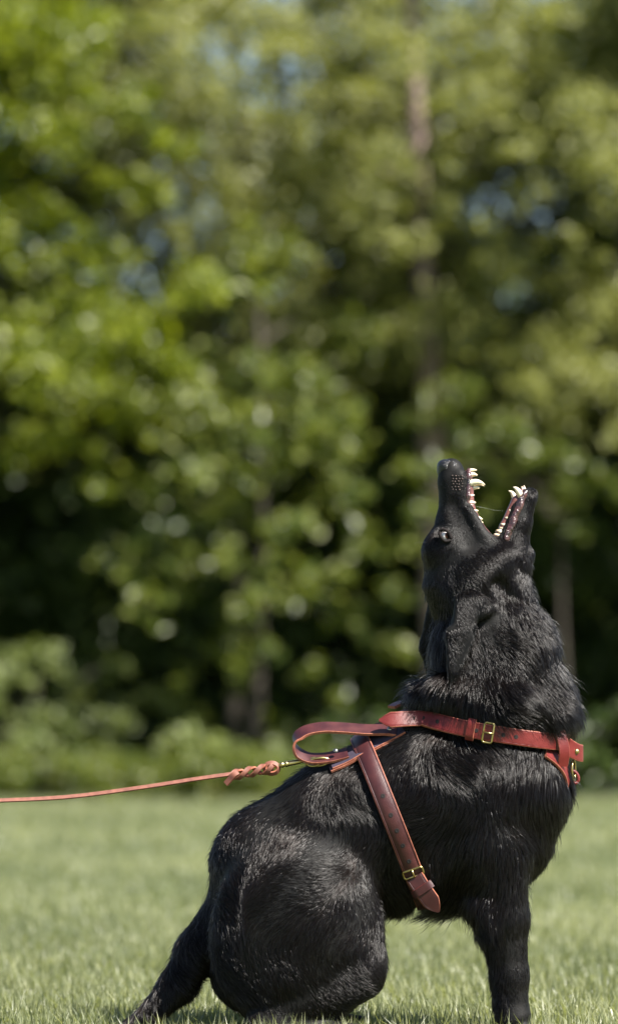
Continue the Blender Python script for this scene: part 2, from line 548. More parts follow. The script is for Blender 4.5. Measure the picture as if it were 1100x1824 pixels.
# trees beside the frame whose crowns shade the row
tree('beech_tree', (4.4, 31.0, 0), 8.0, 0.2, fill(4.6, 31, 1.5, 10.5, 2.2, 2.0, 60, 0.5, 0.9), 0.12, 1.3, M_leaf_mid, M_bark_dark,
     'broad green tree standing outside the row at the far right', nlimb=10)
# dense back row --------------------------------------------------------------
back_labels = ['dark tree in the back row behind the left edge', 'dark tree in the back row behind the dark hollow', 'dark tree in the back row behind the hazel',
               'dark tree in the back row behind the pale trunk', 'dark tree in the back row behind the dog\'s head', 'dark tree in the back row at the right edge']
for i, px in enumerate((-230, 90, 330, 620, 900, 1190)):
    y = 34.5 + 1.2 * (i % 2)
    x = gpx(px, y)[0]
    top = (9.0, 8.6, 9.0, 8.2, 8.0, 8.6)[i]
    upper = fill(x, y, 3.3, top, 1.35, 1.0, 105, 0.38, 0.62)
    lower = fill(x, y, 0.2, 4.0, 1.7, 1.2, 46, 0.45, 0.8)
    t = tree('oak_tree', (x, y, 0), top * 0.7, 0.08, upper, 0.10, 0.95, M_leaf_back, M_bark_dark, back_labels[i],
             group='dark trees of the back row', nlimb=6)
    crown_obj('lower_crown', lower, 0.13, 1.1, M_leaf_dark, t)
for i, px in enumerate((-160, 40, 240, 480, 700, 900, 1100, 1280)):
    y = 38.5 + 0.8 * (i % 2)
    x = gpx(px, y)[0]
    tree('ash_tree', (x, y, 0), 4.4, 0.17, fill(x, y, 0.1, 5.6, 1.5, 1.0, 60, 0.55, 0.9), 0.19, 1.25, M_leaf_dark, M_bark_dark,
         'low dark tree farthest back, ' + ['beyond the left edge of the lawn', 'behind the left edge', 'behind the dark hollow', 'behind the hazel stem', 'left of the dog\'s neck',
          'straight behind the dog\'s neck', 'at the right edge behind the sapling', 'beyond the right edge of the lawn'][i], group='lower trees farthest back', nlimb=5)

for i, px in enumerate((-560, -880, 1480, 1800)):
    y = 33.0
    x = gpx(px, y)[0]
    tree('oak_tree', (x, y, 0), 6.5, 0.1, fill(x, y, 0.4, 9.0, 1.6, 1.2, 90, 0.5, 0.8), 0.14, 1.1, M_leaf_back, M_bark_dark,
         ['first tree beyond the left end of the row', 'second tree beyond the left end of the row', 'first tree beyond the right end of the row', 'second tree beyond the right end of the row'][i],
         group='dark trees of the back row', nlimb=5)

# shrubs at the lawn's edge ------------------------------------------------------
shr = [(-40, 1190, 120, 'leafy shrub at the left edge of the lawn'), (60, 1160, 105, 'grey green shrub under the dark hollow'),
       (180, 1210, 110, 'grey green shrub with a rounded top beside the dark hollow'), (300, 1300, 85, 'low leafy shrub above the middle of the leash'),
       (420, 1320, 80, 'low leafy shrub above the braided leash knot'), (520, 1290, 75, 'shrub just left of the harness handle'),
       (640, 1270, 60, 'small dark shrub behind the dog\'s withers'), (1075, 1250, 70, 'small dark shrub right of the dog\'s chest')]
for i, (px, py, rp, lab) in enumerate(shr):
    y = 28.7 + 0.35 * (i % 3)
    lst = []
    for k in range(13):
        lst.append((px + random.gauss(0, rp * 0.55), random.uniform(py, 1405), random.uniform(0.30, 0.55) * rp))
    tree('shrub', gpx(px, y), 0.55, 0.02, clumps_px(lst, y, 0.3), 0.085, 1.3, M_leaf_shrub if i < 6 else M_leaf_dark, M_bark_dark, lab, cat='shrub', group='shrubs along the lawn edge', nlimb=6)
# nettle-like undergrowth fringe
uc = []
for k in range(210):
    px = random.uniform(-350, 860)
    uc.append((Vector((at(px, 0, 28.2).x, random.uniform(27.6, 29.0), random.uniform(0.02, 0.36))), random.uniform(0.12, 0.26), 1.0))
u = crown_obj('undergrowth', uc, 0.06, 1.1, M_leaf_mid, None, updown=0.8)
tag(u, 'low weeds growing along the far edge of the lawn', None, None, 'stuff')
for i, (px, py) in enumerate(((262, 1403), (375, 1409), (392, 1416), (172, 1432), (505, 1412))):
    y = 27.3 - 0.1 * i
    c = at(px, py, y)
    t = empty('flowering_plant', (c.x, y, 0))
    tag(t, ['pale flower patch above the left half of the leash', 'pale flower patch just under the leash near its knot', 'lower pale flower patch under the leash knot',
            'pale flower patch below the leash at the left', 'pale flower patch by the dog\'s rump'][i], 'flower', 'pale flowers at the lawn edge')
    g = Geo()
    for k in range(7):
        b = Vector((c.x + random.gauss(0, 0.05), y + random.gauss(0, 0.05), 0))
        tp = Vector((c.x + random.gauss(0, 0.06), y + random.gauss(0, 0.05), max(0.05, c.z + random.gauss(0, 0.04))))
        g.add(tube_geo([b, b.lerp(tp, 0.5), tp], [0.003, 0.003, 0.002], 5), 0)
        n = 7
        vs = [tp + Vector((0, 0, 0.004))] + [tp + Vector((0.022 * math.cos(a * 2 * math.pi / n), 0.022 * math.sin(a * 2 * math.pi / n), 0.008)) for a in range(n)]
        g.add((vs, [(0, 1 + a, 1 + (a + 1) % n) for a in range(n)]), 1)
    g.build('stem_and_blooms', [M_leaf_shrub, M_petal], t)

# ----------------------------------------------------------------------------
# the dog: signed-distance body in photograph pixels (u = px, v = py, w = depth)
# ----------------------------------------------------------------------------
# part: fur length, lift (rad), flow (du, dv down-positive, dw)
ATT = {
    'bare':     (0.0, 0.1, (0, 1, 0)),
    'muzzle':   (6, 0.20, (-0.05, 1, 0)),
    'skull':    (9, 0.17, (-0.10, 1, 0)),
    'cheek':    (12, 0.20, (0.35, 1, 0)),
    'jaw':      (10, 0.30, (0.05, 1, 0)),
    'throat':   (20, 0.30, (0.35, 1, 0)),
    'neck':     (34, 0.36, (0.40, 1, 0)),
    'ruff':     (44, 0.46, (0.72, 0.85, 0)),
    'nape':     (40, 0.5, (-0.55, 0.8, 0)),
    'chest':    (36, 0.26, (0.22, 1, 0)),
    'shoulder': (26, 0.20, (-0.25, 1, 0)),
    'withers':  (24, 0.28, (-0.9, 0.45, 0)),
    'back':     (18, 0.16, (-0.75, 0.7, 0)),
    'rib':      (24, 0.18, (-0.35, 1, 0)),
    'haunch':   (19, 0.17, (0.12, 1, 0)),
    'rump':     (20, 0.18, (-0.25, 1, 0)),
    'belly':    (42, 0.45, (0.05, 1, 0)),
    'leg':      (9, 0.14, (0.03, 1, 0)),
    'elbow':    (20, 0.25, (-0.2, 1, 0)),
    'paw':      (6, 0.15, (0.4, 1, 0)),
    'tail':     (24, 0.20, (-0.62, 0.8, 0)),
    'ear':      (9, 0.18, (0.05, 1, 0)),
}
PR = []


def cone(part, a, ra, b, rb, k=24, ws=1.0, sym=False):
    PR.append(('c', part, np.array(a, float), ra, np.array(b, float), rb, k, ws))
    if sym:
        PR.append(('c', part, np.array((a[0], a[1], -a[2]), float), ra, np.array((b[0], b[1], -b[2]), float), rb, k, ws))


def ball(part, c, r, k=20, sym=False, rot=0.0):
    PR.append(('e', part, np.array(c, float), np.array(r, float), rot, None, k, 1.0))
    if sym:
        PR.append(('e', part, np.array((c[0], c[1], -c[2]), float), np.array(r, float), rot, None, k, 1.0))


def carve(part, a, ra, b, rb, k=6, ws=1.0):
    PR.append(('x', part, np.array(a, float), ra, np.array(b, float), rb, k, ws))


# torso
cone('rib', (765, 1415, 0), 128, (610, 1482, 0), 124, 30, 0.82)
cone('back', (610, 1482, 0), 124, (505, 1545, 0), 122, 30, 0.82)
cone('withers', (715, 1375, 0), 92, (800, 1350, 0), 92, 30, 0.75)
cone('chest', (770, 1415, 0), 126, (884, 1402, 0), 122, 30, 0.82)
cone('chest', (884, 1402, 0), 122, (880, 1480, 0), 96, 30, 0.78)
cone('rib', (880, 1490, 0), 92, (800, 1510, 0), 92, 30, 0.85)
cone('belly', (800, 1510, 0), 90, (665, 1540, 0), 84, 30, 0.85)
cone('shoulder', (850, 1400, -62), 62, (868, 1510, -60), 62, 34, 0.75, sym=True)
# hindquarters
cone('rump', (500, 1560, 0), 122, (455, 1720, 0), 84, 30, 0.85)
ball('haunch', (528, 1662, -88), (152, 172, 72), 34, sym=True, rot=0.10)
cone('haunch', (560, 1640, -98), 104, (638, 1712, -108), 46, 30, 0.62, sym=True)
cone('leg', (640, 1735, -112), 40, (470, 1818, -115), 30, 16, 0.8, sym=True)
cone('paw', (470, 1822, -118), 26, (640, 1834, -120), 18, 12, 1.0, sym=True)
# tail
cone('tail', (425, 1600, 0), 46, (352, 1692, -8), 36, 22)
cone('tail', (352, 1692, -8), 36, (318, 1752, -16), 31, 14)
cone('tail', (318, 1752, -16), 31, (262, 1810, -28), 18, 12)
cone('tail', (262, 1810, -28), 18, (205, 1836, -40), 7, 10)
# front legs
for s, dx in ((-1, 0), (1, 5)):
    cone('shoulder', (876 + dx, 1510, s * 56), 56, (893 + dx, 1632, s * 58), 43, 26, 0.85)
    cone('leg', (893 + dx, 1632, s * 58), 42, (905 + dx, 1735, s * 58), 31, 16, 0.85)
    cone('leg', (905 + dx, 1735, s * 58), 31, (909 + dx, 1806, s * 58), 30, 14, 0.9)
    cone('paw', (912 + dx, 1815, s * 60), 29, (922 + dx, 1834, s * 61), 17, 14, 1.0)
    for t in (-1.5, -0.5, 0.5, 1.5):
        cone('paw', (930 + dx, 1830, s * 60 + t * 13), 13, (950 + dx - abs(t) * 4, 1838, s * 60 + t * 15), 10, 5)
    cone('elbow', (868, 1560, s * 62), 42, (858, 1592, s * 62), 32, 22, 0.8)
# neck
cone('neck', (884, 1275, 0), 122, (880, 1165, 0), 104, 26, 0.76)
cone('neck', (880, 1165, 0), 104, (856, 1075, 0), 84, 26, 0.76)
cone('ruff', (890, 1245, 0), 110, (925, 1250, 0), 90, 22, 0.80)
cone('ruff', (800, 1228, -62), 24, (905, 1246, -80), 28, 22, 0.9, sym=True)
cone('ruff', (905, 1248, -78), 26, (975, 1264, -42), 28, 22, 0.9, sym=True)
cone('ruff', (975, 1264, -42), 28, (990, 1272, 0), 26, 18, 0.9, sym=True)
cone('nape', (752, 1236, -28), 20, (800, 1228, -62), 24, 18, 0.9, sym=True)
# skull
cone('skull', (826, 1032, 0), 74, (822, 990, 0), 62, 22, 0.80)
cone('cheek', (845, 1020, -40), 42, (880, 1000, -36), 34, 20, 0.7, sym=True)
cone('cheek', (850, 1030, -38), 46, (838, 1052, -36), 44, 20, 0.7, sym=True)
cone('throat', (892, 1045, 0), 56, (905, 998, 0), 38, 20, 0.85)
ball('skull', (781, 974, -24), (26, 26, 18), 22, sym=True)      # brow
cone('skull', (797, 985, 0), 42, (808, 940, 0), 30, 18, 0.9)
# upper jaw
cone('muzzle', (822, 972, 0), 44, (812, 925, 0), 31, 18, 0.92)
cone('muzzle', (812, 925, 0), 31, (805, 858, 0), 25, 12, 1.05)
cone('muzzle', (805, 858, 0), 25, (803, 838, 0), 22, 8, 0.95)
cone('muzzle', (822, 900, -17), 13, (818, 850, -16), 14, 8, 0.9, sym=True)      # flews
cone('muzzle', (862, 968, -36), 14, (832, 908, -26), 10, 7, 0.8, sym=True)     # upper lip fold
cone('cheek', (885, 985, -32), 22, (862, 965, -32), 16, 10, 0.7, sym=True)
# lower jaw
cone('jaw', (908, 985, 0), 33, (924, 930, 0), 20, 14, 1.15)
cone('jaw', (924, 930, 0), 20, (940, 886, 0), 14, 10, 1.30)
cone('jaw', (940, 886, 0), 13, (943, 879, 0), 11, 6, 1.3)
cone('jaw', (925, 1000, 0), 24, (934, 985, 0), 14, 8, 1.2)
cone('bare', (893, 962, -24), 9, (917, 905, -20), 7, 7, 0.8, sym=True)          # lower lip rim
cone('bare', (917, 905, -20), 7, (933, 877, -13), 6, 6, 0.8, sym=True)
# ears, folded back
cone('ear', (828, 1080, -76), 27, (813, 1130, -90), 24, 8, 0.36)
cone('ear', (813, 1130, -90), 24, (803, 1196, -96), 11, 6, 0.36)
cone('ear', (803, 1196, -96), 10, (800, 1218, -98), 4, 5, 0.42)
cone('ear', (862, 1086, -70), 17, (838, 1072, -74), 18, 7, 0.5)
cone('ear', (790, 1066, 60), 26, (768, 1150, 72), 20, 10, 0.45)
cone('ear', (768, 1150, 72), 20, (766, 1200, 78), 6, 8, 0.45)
carve('ear', (815, 1102, -110), 15, (806, 1165, -112), 9, 8)
for s in (-1, 1):
    if s < 0:
        cone('ear', (864, 1081, -76), 12, (851, 1122, -94), 9, 9)
        cone('ear', (851, 1122, -94), 9, (810, 1200, -98), 5, 8)
carve('bare', (791, 1078, -80), 15, (793, 1108, -92), 11, 7, 1.0)
for s in (-1, 1):
    carve('muzzle', (804, 900, s * 38), 9, (832, 968, s * 58), 12, 16, 1.0)
    carve('cheek', (884, 1038, s * 64), 12, (908, 1056, s * 56), 14, 18, 1.0)
    carve('ear', (862, 1112, s * 92), 10, (846, 1170, s * 98), 10, 16, 1.0)
# eye socket and mouth
carve('bare', (790, 956, -47), 8, (791, 958, -52), 9, 5)


def prim_d(pr, P):
    t = pr[0]
    if t in 'cx':
        _, _, a, ra, b, rb, k, ws = pr
        sc = np.array([1, 1, 1 / ws])
        w0 = np.array([0, 0, a[2]])
        A = a.copy(); B = b.copy()
        B[2] = a[2] + (b[2] - a[2]) / ws
        Q = P.copy()
        Q[..., 2] = a[2] + (P[..., 2] - a[2]) / ws
        ab = B - A
        h = np.clip(((Q - A) @ ab) / (ab @ ab + 1e-9), 0, 1)
        return np.linalg.norm(Q - A - h[..., None] * ab, axis=-1) - (ra + (rb - ra) * h)
    _, _, c, r, rot, _, k, ws = pr
    Q = P - c
    if rot:
        cs, sn = math.cos(rot), math.sin(rot)
        Q = np.stack([Q[..., 0] * cs + Q[..., 1] * sn, -Q[..., 0] * sn + Q[..., 1] * cs, Q[..., 2]], -1)
    k0 = np.linalg.norm(Q / r, axis=-1)
    k1 = np.linalg.norm(Q / (r * r), axis=-1) + 1e-9
    return k0 * (k0 - 1) / k1


def smin(a, b, k):
    h = np.maximum(k - np.abs(a - b), 0) / k
    return np.minimum(a, b) - h * h * k * 0.25


def combine(D, d, pr):
    if pr[0] == 'x':
        return -smin(-D, d, pr[6])
    return smin(D, d, pr[6])


def sdf(P):
    P = np.asarray(P, float)
    D = np.full(P.shape[:-1], 1e3)
    for pr in PR:
        D = combine(D, prim_d(pr, P), pr)
    return D


def sdf_grad(P, e=2.0):
    P = np.asarray(P, float)
    g = np.stack([sdf(P + np.eye(3)[i] * e) - sdf(P - np.eye(3)[i] * e) for i in range(3)], -1)
    return g / (np.linalg.norm(g, axis=-1, keepdims=True) + 1e-9)


def bounds(pr, pad):
    if pr[0] in 'cx':
        _, _, a, ra, b, rb, k, ws = pr
        r = max(ra, rb) * np.array([1, 1, max(ws, 0.3)])
        return np.minimum(a, b) - r - pad, np.maximum(a, b) + r + pad
    c, r = pr[2], pr[3]
    m = np.array([max(r[0], r[1]), max(r[0], r[1]), r[2]])
    return c - m - pad, c + m + pad


def surface_nets(prims, lo, hi, h, warp=None):
    lo = np.array(lo, float)
    n = np.ceil((np.array(hi) - lo) / h).astype(int) + 1
    D = np.full(n, 60.0, np.float32)
    ax = [lo[i] + h * np.arange(n[i]) for i in range(3)]
    for pr in prims:
        b0, b1 = bounds(pr, pr[6] + 8)
        i0 = np.clip(np.floor((b0 - lo) / h).astype(int), 0, n)
        i1 = np.clip(np.ceil((b1 - lo) / h).astype(int) + 1, 0, n)
        if (i1 <= i0).any(): continue
        sl = tuple(slice(i0[i], i1[i]) for i in range(3))
        G = np.stack(np.meshgrid(*[ax[i][sl[i]] for i in range(3)], indexing='ij'), -1)
        D[sl] = combine(D[sl], prim_d(pr, G), pr)
    ins = D < 0
    c = np.zeros(n - 1, np.int8)
    for dx in (0, 1):
        for dy in (0, 1):
            for dz in (0, 1):
                c += ins[dx:n[0] - 1 + dx, dy:n[1] - 1 + dy, dz:n[2] - 1 + dz]
    act = (c > 0) & (c < 8)
    idx = np.argwhere(act)
    vid = np.full(n - 1, -1, np.int32)
    vid[act] = np.arange(len(idx))
    acc = np.zeros((len(idx), 3)); cnt = np.zeros(len(idx))
    cor = [np.array(x) for x in ((0, 0, 0), (1, 0, 0), (0, 1, 0), (1, 1, 0), (0, 0, 1), (1, 0, 1), (0, 1, 1), (1, 1, 1))]
    for i in range(8):
        for j in range(i + 1, 8):
            if np.abs(cor[i] - cor[j]).sum() != 1: continue
            a = D[tuple((idx + cor[i]).T)]; b = D[tuple((idx + cor[j]).T)]
            m = (a < 0) != (b < 0)
            t = a[m] / (a[m] - b[m])
            acc[m] += cor[i] + t[:, None] * (cor[j] - cor[i]); cnt[m] += 1
    V = lo + h * (idx + acc / cnt[:, None])
    Q = []
    for axis in range(3):
        o1, o2 = [(1, 2), (2, 0), (0, 1)][axis]
        sl0 = [slice(None)] * 3; sl1 = [slice(None)] * 3
        sl0[axis] = slice(0, n[axis] - 1); sl1[axis] = slice(1, n[axis])
        s0, s1 = ins[tuple(sl0)], ins[tuple(sl1)]
        e = np.argwhere(s0 != s1)
        e = e[(e[:, o1] > 0) & (e[:, o2] > 0) & (e[:, o1] < n[o1] - 1) & (e[:, o2] < n[o2] - 1)]
        d1 = np.eye(3, dtype=int)[o1]; d2 = np.eye(3, dtype=int)[o2]
        q = np.stack([vid[tuple((e - d1 - d2).T)], vid[tuple((e - d2).T)], vid[tuple(e.T)], vid[tuple((e - d1).T)]], -1)
        fl = s0[tuple(e.T)]
        q[~fl] = q[~fl][:, ::-1]
        Q.append(q)
    Q = np.concatenate(Q)
    Q = Q[(Q >= 0).all(1)]
    # two light smoothing passes
    E = np.concatenate([Q[:, [0, 1]], Q[:, [1, 2]], Q[:, [2, 3]], Q[:, [3, 0]]])
    for lam in (0.5, 0.5):
        s = np.zeros_like(V); k = np.zeros(len(V))
        np.add.at(s, E[:, 0], V[E[:, 1]]); np.add.at(s, E[:, 1], V[E[:, 0]])
        np.add.at(k, E[:, 0], 1); np.add.at(k, E[:, 1], 1)
        V = V * (1 - lam) + lam * s / np.maximum(k, 1)[:, None]
    return V, Q


def to_world(V):
    return np.stack([(V[:, 0] - 550) * S, V[:, 2] * S, (GROUND_PY - V[:, 1]) * S], -1)


DV, DQ = surface_nets(PR, (185, 800, -235), (1075, 1862, 235), 3.4)
DQ = DQ[:, ::-1]     # py points down: flip the winding
dog = empty('dog', W((640, GROUND_PY, 0)))
tag(dog, 'sitting black long-coated dog barking straight up in a red leather harness', 'dog')
body = link('body', mesh_np('body', to_world(DV), DQ, M_skin), dog)


def small_sdf(name, prims, lo, hi, h, mat, parent):
    V, Q = surface_nets(prims, lo, hi, h)
    return link(name, mesh_np(name, to_world(V), Q[:, ::-1], mat), parent)


# nose -----------------------------------------------------------------------------
keep = PR
PR = []
ball('n', (796, 833, 0), (19, 15, 19), 6, rot=0.35)
ball('n', (804, 834, -10), (13, 13, 10), 6, sym=True)
cone('n', (790, 842, 0), 12, (800, 845, 0), 14, 6)
carve('n', (799, 832, -22), 4.0, (803, 826, -14), 3.0, 3)
carve('n', (799, 832, 22), 4.0, (803, 826, 14), 3.0, 3)
carve('n', (803, 838, -23), 2.2, (806, 846, -20), 1.5, 3)
carve('n', (786, 817, 0), 1.6, (812, 822, 0), 2.0, 3)
small_sdf('nose', PR, (770, 810, -30), (826, 864, 30), 1.5, M_nose, dog)
# gums and tongue-side flesh ---------------------------------------------------------
PR = []
for s in (-1, 1):
    cone('g', (833, 842, s * 9), 6, (834, 868, s * 15), 7.5, 5, 0.8)
    cone('g', (835, 868, s * 17), 7, (835.5, 905, s * 20), 8, 5, 0.8)
    cone('g', (835.5, 905, s * 20), 8.5, (853.5, 939, s * 23), 6.5, 5, 0.8)
    cone('g', (853.5, 939, s * 23), 6.5, (875, 962, s * 25), 6, 5, 0.8)
cone('g', (826, 850, 0), 9, (836, 935, 0), 14, 8, 1.2)
small_sdf('upper_gum', PR, (805, 825, -45), (900, 985, 45), 2.0, M_gum, dog)
PR = []
for s in (-1, 1):
    cone('g', (928, 876, s * 7), 6, (919, 892, s * 14), 7, 5, 0.8)
    cone('g', (916, 892, s * 14.5), 6.5, (896, 937, s * 18), 6.5, 5, 0.8)
    cone('g', (896, 937, s * 18), 6.5, (883, 963, s * 22), 6, 5, 0.8)
cone('g', (922, 896, 0), 8, (900, 960, 0), 12, 8, 1.2)
small_sdf('lower_gum', PR, (865, 860, -45), (945, 990, 45), 2.0, M_gum, dog)
PR = []
cone('g', (899, 962, -33), 6, (912, 928, -28), 6.5, 4, 0.6)
cone('g', (912, 928, -28), 6.5, (924, 898, -25), 6, 4, 0.6)
cone('g', (924, 898, -25), 6, (934, 878, -17), 5, 4, 0.6)
for i in range(14):
    t = i / 13
    ball('g', (899 + 33 * t + 3 * math.sin(i * 5.1), 962 - 80 * t, -37 + 13 * t), (3.2, 3.4, 2.0), 4)
small_sdf('lower_lip', PR, (880, 860, -50), (950, 985, 0), 1.3, M_lip, dog)
PR = []
cone('g', (834, 838, -12), 4, (833, 850, -20), 5, 4, 0.7)
cone('g', (833, 850, -20), 5, (832, 885, -26), 4, 4, 0.6)
cone('g', (832, 885, -26), 4, (831, 908, -27), 3, 4, 0.6)
cone('g', (831, 908, -27), 3, (852, 942, -30), 3.5, 4, 0.6)
cone('g', (852, 942, -30), 3.5, (886, 966, -35), 4, 4, 0.6)
small_sdf('upper_lip', PR, (815, 825, -50), (905, 985, 0), 1.3, M_lip, dog)
PR = keep


# teeth ------------------------------------------------------------------------------
def tooth(pts, r, parent=dog):
    c = catmull(pts, 4)
    n = len(c)
    rad = [r * (1 - (i / (n - 1)) ** 1.6) + 0.35 for i in range(n)]
    g = Geo()
    g.add(tube_geo([W(p) for p in c], [x * S for x in rad], 8))
    return g.build('tooth', M_tooth, parent)


def molar(cusps, parent=dog):
    g = Geo()
    for b, t, r in cusps:
        c = catmull([b, [(b[i] + t[i]) / 2 for i in range(3)], t], 3)
        n = len(c)
        g.add(tube_geo([W(p) for p in c], [(0.84 * r * (1 - (i / (n - 1)) ** 1.8) + 0.5) * S for i in range(n)], 7))
    return g.build('tooth', M_tooth, parent)


for s in (-1, 1):
    tooth([(835, 838.5, s * 5), (842, 837.5, s * 5), (848.5, 837.5, s * 5)], 3.3)
    tooth([(835, 846, s * 11), (843, 845.5, s * 11.5), (849.5, 846.5, s * 11.5)], 4.0)
    tooth([(835, 862, s * 19), (846, 859.5, s * 21), (855, 861, s * 21), (862.5, 865, s * 20)], 5.7)
    tooth([(836, 871, s * 17), (845, 869, s * 17), (853.5, 869, s * 17)], 3.6)
    molar([((833, 884, s * 21), (843.5, 883, s * 22), 4.0)])
    molar([((833, 896, s * 22), (846, 896, s * 23), 4.8)])
    molar([((836, 912, s * 23), (850.5, 910.5, s * 24), 5.2), ((834, 905, s * 23), (843, 905, s * 24), 3.5)])
    molar([((844, 923, s * 24), (858, 926, s * 25), 6.0), ((848, 931, s * 24), (859, 932, s * 25), 4.6)])
    molar([((852, 939, s * 25), (860, 940, s * 25), 4.6)])
    # lower row
    tooth([(932, 879, s * 3.5), (930, 872, s * 3.5), (928, 866.5, s * 3.5)], 3.2)
    tooth([(934, 880, s * 8), (933, 872, s * 8), (932, 865, s * 8)], 3.4)
    if s < 0:
        tooth([(927, 888, -16), (922, 877, -19), (917, 871, -19), (912, 868.5, -18)], 5.9)
    else:
        tooth([(919, 891, 16), (915, 882, 18), (911, 876, 18), (905.5, 873, 17)], 5.6)
    molar([((911, 912, s * 19), (904.5, 909, s * 20), 4.0)])
    molar([((907, 926, s * 20), (897.5, 922.5, s * 21), 5.0)])
    molar([((902, 938, s * 21), (890, 934, s * 22), 5.6), ((897, 944, s * 21), (888, 940, s * 22), 4.6)])
    molar([((895, 951, s * 22), (882, 945, s * 23), 5.8), ((891, 957, s * 22), (878, 952, s * 23), 5.6), ((893, 950, s * 22), (888, 943, s * 23), 4)])


# eye -------------------------------------------------------------------------------
def uv_ball(c, r, nu=20, nv=12, zc=-1.0, axis=None):
    """Sphere (or, with zc, the cap where the local z exceeds zc) facing axis, world units."""
    ax = Vector(axis or (0, -1, 0)).normalized()
    q = Vector((0, 0, 1)).rotation_difference(ax)
    v0 = math.acos(max(-1, min(1, zc)))
    vs, fs = [Vector(c) + q @ Vector((0, 0, r))], []
    for j in range(1, nv + 1):
        th = v0 * j / nv
        for i in range(nu):
            a = 2 * math.pi * i / nu
            vs.append(Vector(c) + q @ Vector((r * math.sin(th) * math.cos(a), r * math.sin(th) * math.sin(a), r * math.cos(th))))
    for i in range(nu): fs.append((0, 1 + i, 1 + (i + 1) % nu))
    for j in range(nv - 1):
        for i in range(nu):
            a = 1 + j * nu
            fs.append((a + i, a + nu + i, a + nu + (i + 1) % nu, a + (i + 1) % nu))
    return vs, fs


def surf_w(px, py, off=0.0, side=-1):
    """Depth at which the near (or far) side of the body stands off by `off` at (px, py)."""
    ws = np.linspace(side * 230, 0, 460)
    P = np.stack([np.full(460, float(px)), np.full(460, float(py)), ws], -1)
    d = sdf(P) - off
    i = np.argmax(d < 0)
    return ws[i] if d[i] < 0 else 0.0


for s in (-1, 1):
    we = abs(surf_w(800, 965)) * s
    ec = (790.5, 957, we + (-s) * 3.0)
    eye = Geo(); eye.add(uv_ball(W(ec), 7.4 * S)); eye = eye.build('eye', M_white, dog)
    look = (0.72, 0.66 * s, 0.12)
    g = Geo(); g.add(uv_ball(W(ec), 7.65 * S, zc=0.66, axis=look)); g.build('iris', M_iris, eye)
    g = Geo(); g.add(uv_ball(W(ec), 7.85 * S, zc=0.94, axis=look)); g.build('pupil', M_pupil, eye)
    for lid in ([(781, 948, s * 2), (788, 945, s * 5), (796, 950, s * 5), (801, 962, s * 2)],
                [(781, 948, s * 2), (782, 957, s * 5), (790, 966, s * 5), (801, 964, s * 2)]):
        c = catmull([(a, b, we + k * 0.9) for a, b, k in lid], 5)
        g = Geo(); g.add(tube_geo([W(p) for p in c], 3.0 * S, 7)); g.build('eyelid', M_pupil if 0 else M_lidskin, dog)

# whisker pads --------------------------------------------------------------------
for s in (-1, 1):
    g = Geo()
    for i in range(23):
        px = 804 + 5.4 * (i % 4) + 1.6 * ((i // 4) % 2) + random.uniform(-.8, .8)
        py = 849 + 4.9 * (i // 4) + random.uniform(-.8, .8)
        w = surf_w(px, py) * -s
        c = W((px, py, w - (-s) * 0 ))
        v, f = uv_ball(c, random.uniform(1.1, 1.9) * S, 8, 5)
        g.add((v, f))
    g.build('whisker_pad', M_pad, dog)['kind'] = 'stuff'


def strands(name, lists, radius, mat, parent):
    hc = bpy.data.hair_curves.new(name)
    hc.add_curves([len(c) for c in lists])
    off = Vector(); q = parent
    while q is not None:
        off += q.location; q = q.parent
    P = np.concatenate([np.array([W(p) - off for p in c]) for c in lists]).astype(np.float32)
    hc.attributes['position'].data.foreach_set('vector', P.ravel())
    ra = hc.attributes.get('radius') or hc.attributes.new('radius', 'FLOAT', 'POINT')
    rr = np.concatenate([np.linspace(1, 0.25, len(c)) * radius for c in lists]).astype(np.float32)
    ra.data.foreach_set('value', rr)
    hc.materials.append(mat)
    o = bpy.data.objects.new(name, hc)
    COL.objects.link(o)
    o.parent = parent
    return o


wl = []
for i in range(0):
    px, py = 806 + 12 * random.random(), 852 + 20 * random.random()
    w = surf_w(px, py)
    dx, dy, dw = random.uniform(-22, -2), random.uniform(4, 34), random.uniform(-55, -20)
    wl.append([(px, py, w), (px + dx * .3, py + dy * .25, w + dw * .4), (px + dx * .65, py + dy * .6, w + dw * .75), (px + dx, py + dy, w + dw)])
wl.append([(796, 862, 18), (782, 859, 34), (772, 853, 44), (765, 846, 50)])
wl.append([(796, 868, 18), (784, 868, 36), (774, 864, 48), (768, 859, 60)])
wl.append([(800, 885, 20), (778, 890, 40), (762, 887, 55), (740, 880, 66)])
wl.append([(770, 972, -20), (758, 968, -34), (745, 968, -44), (735, 970, -50)])
strands('whiskers', wl, 0.00016, M_whisker, dog)['kind'] = 'stuff'
strands('saliva_strand', [[(847, 903, -20), (862, 906, -20), (880, 910, -20), (897, 911, -20)]], 0.00014, M_saliva, dog)

# ----------------------------------------------------------------------------
# harness
# ----------------------------------------------------------------------------
harness = empty('harness', W((700, 1330, 0)))
tag(harness, 'red-brown leather harness with brass buckles and grab handle on the black dog', 'harness')
STRAPS = []   # (points in pixel space, half width) that flatten the coat


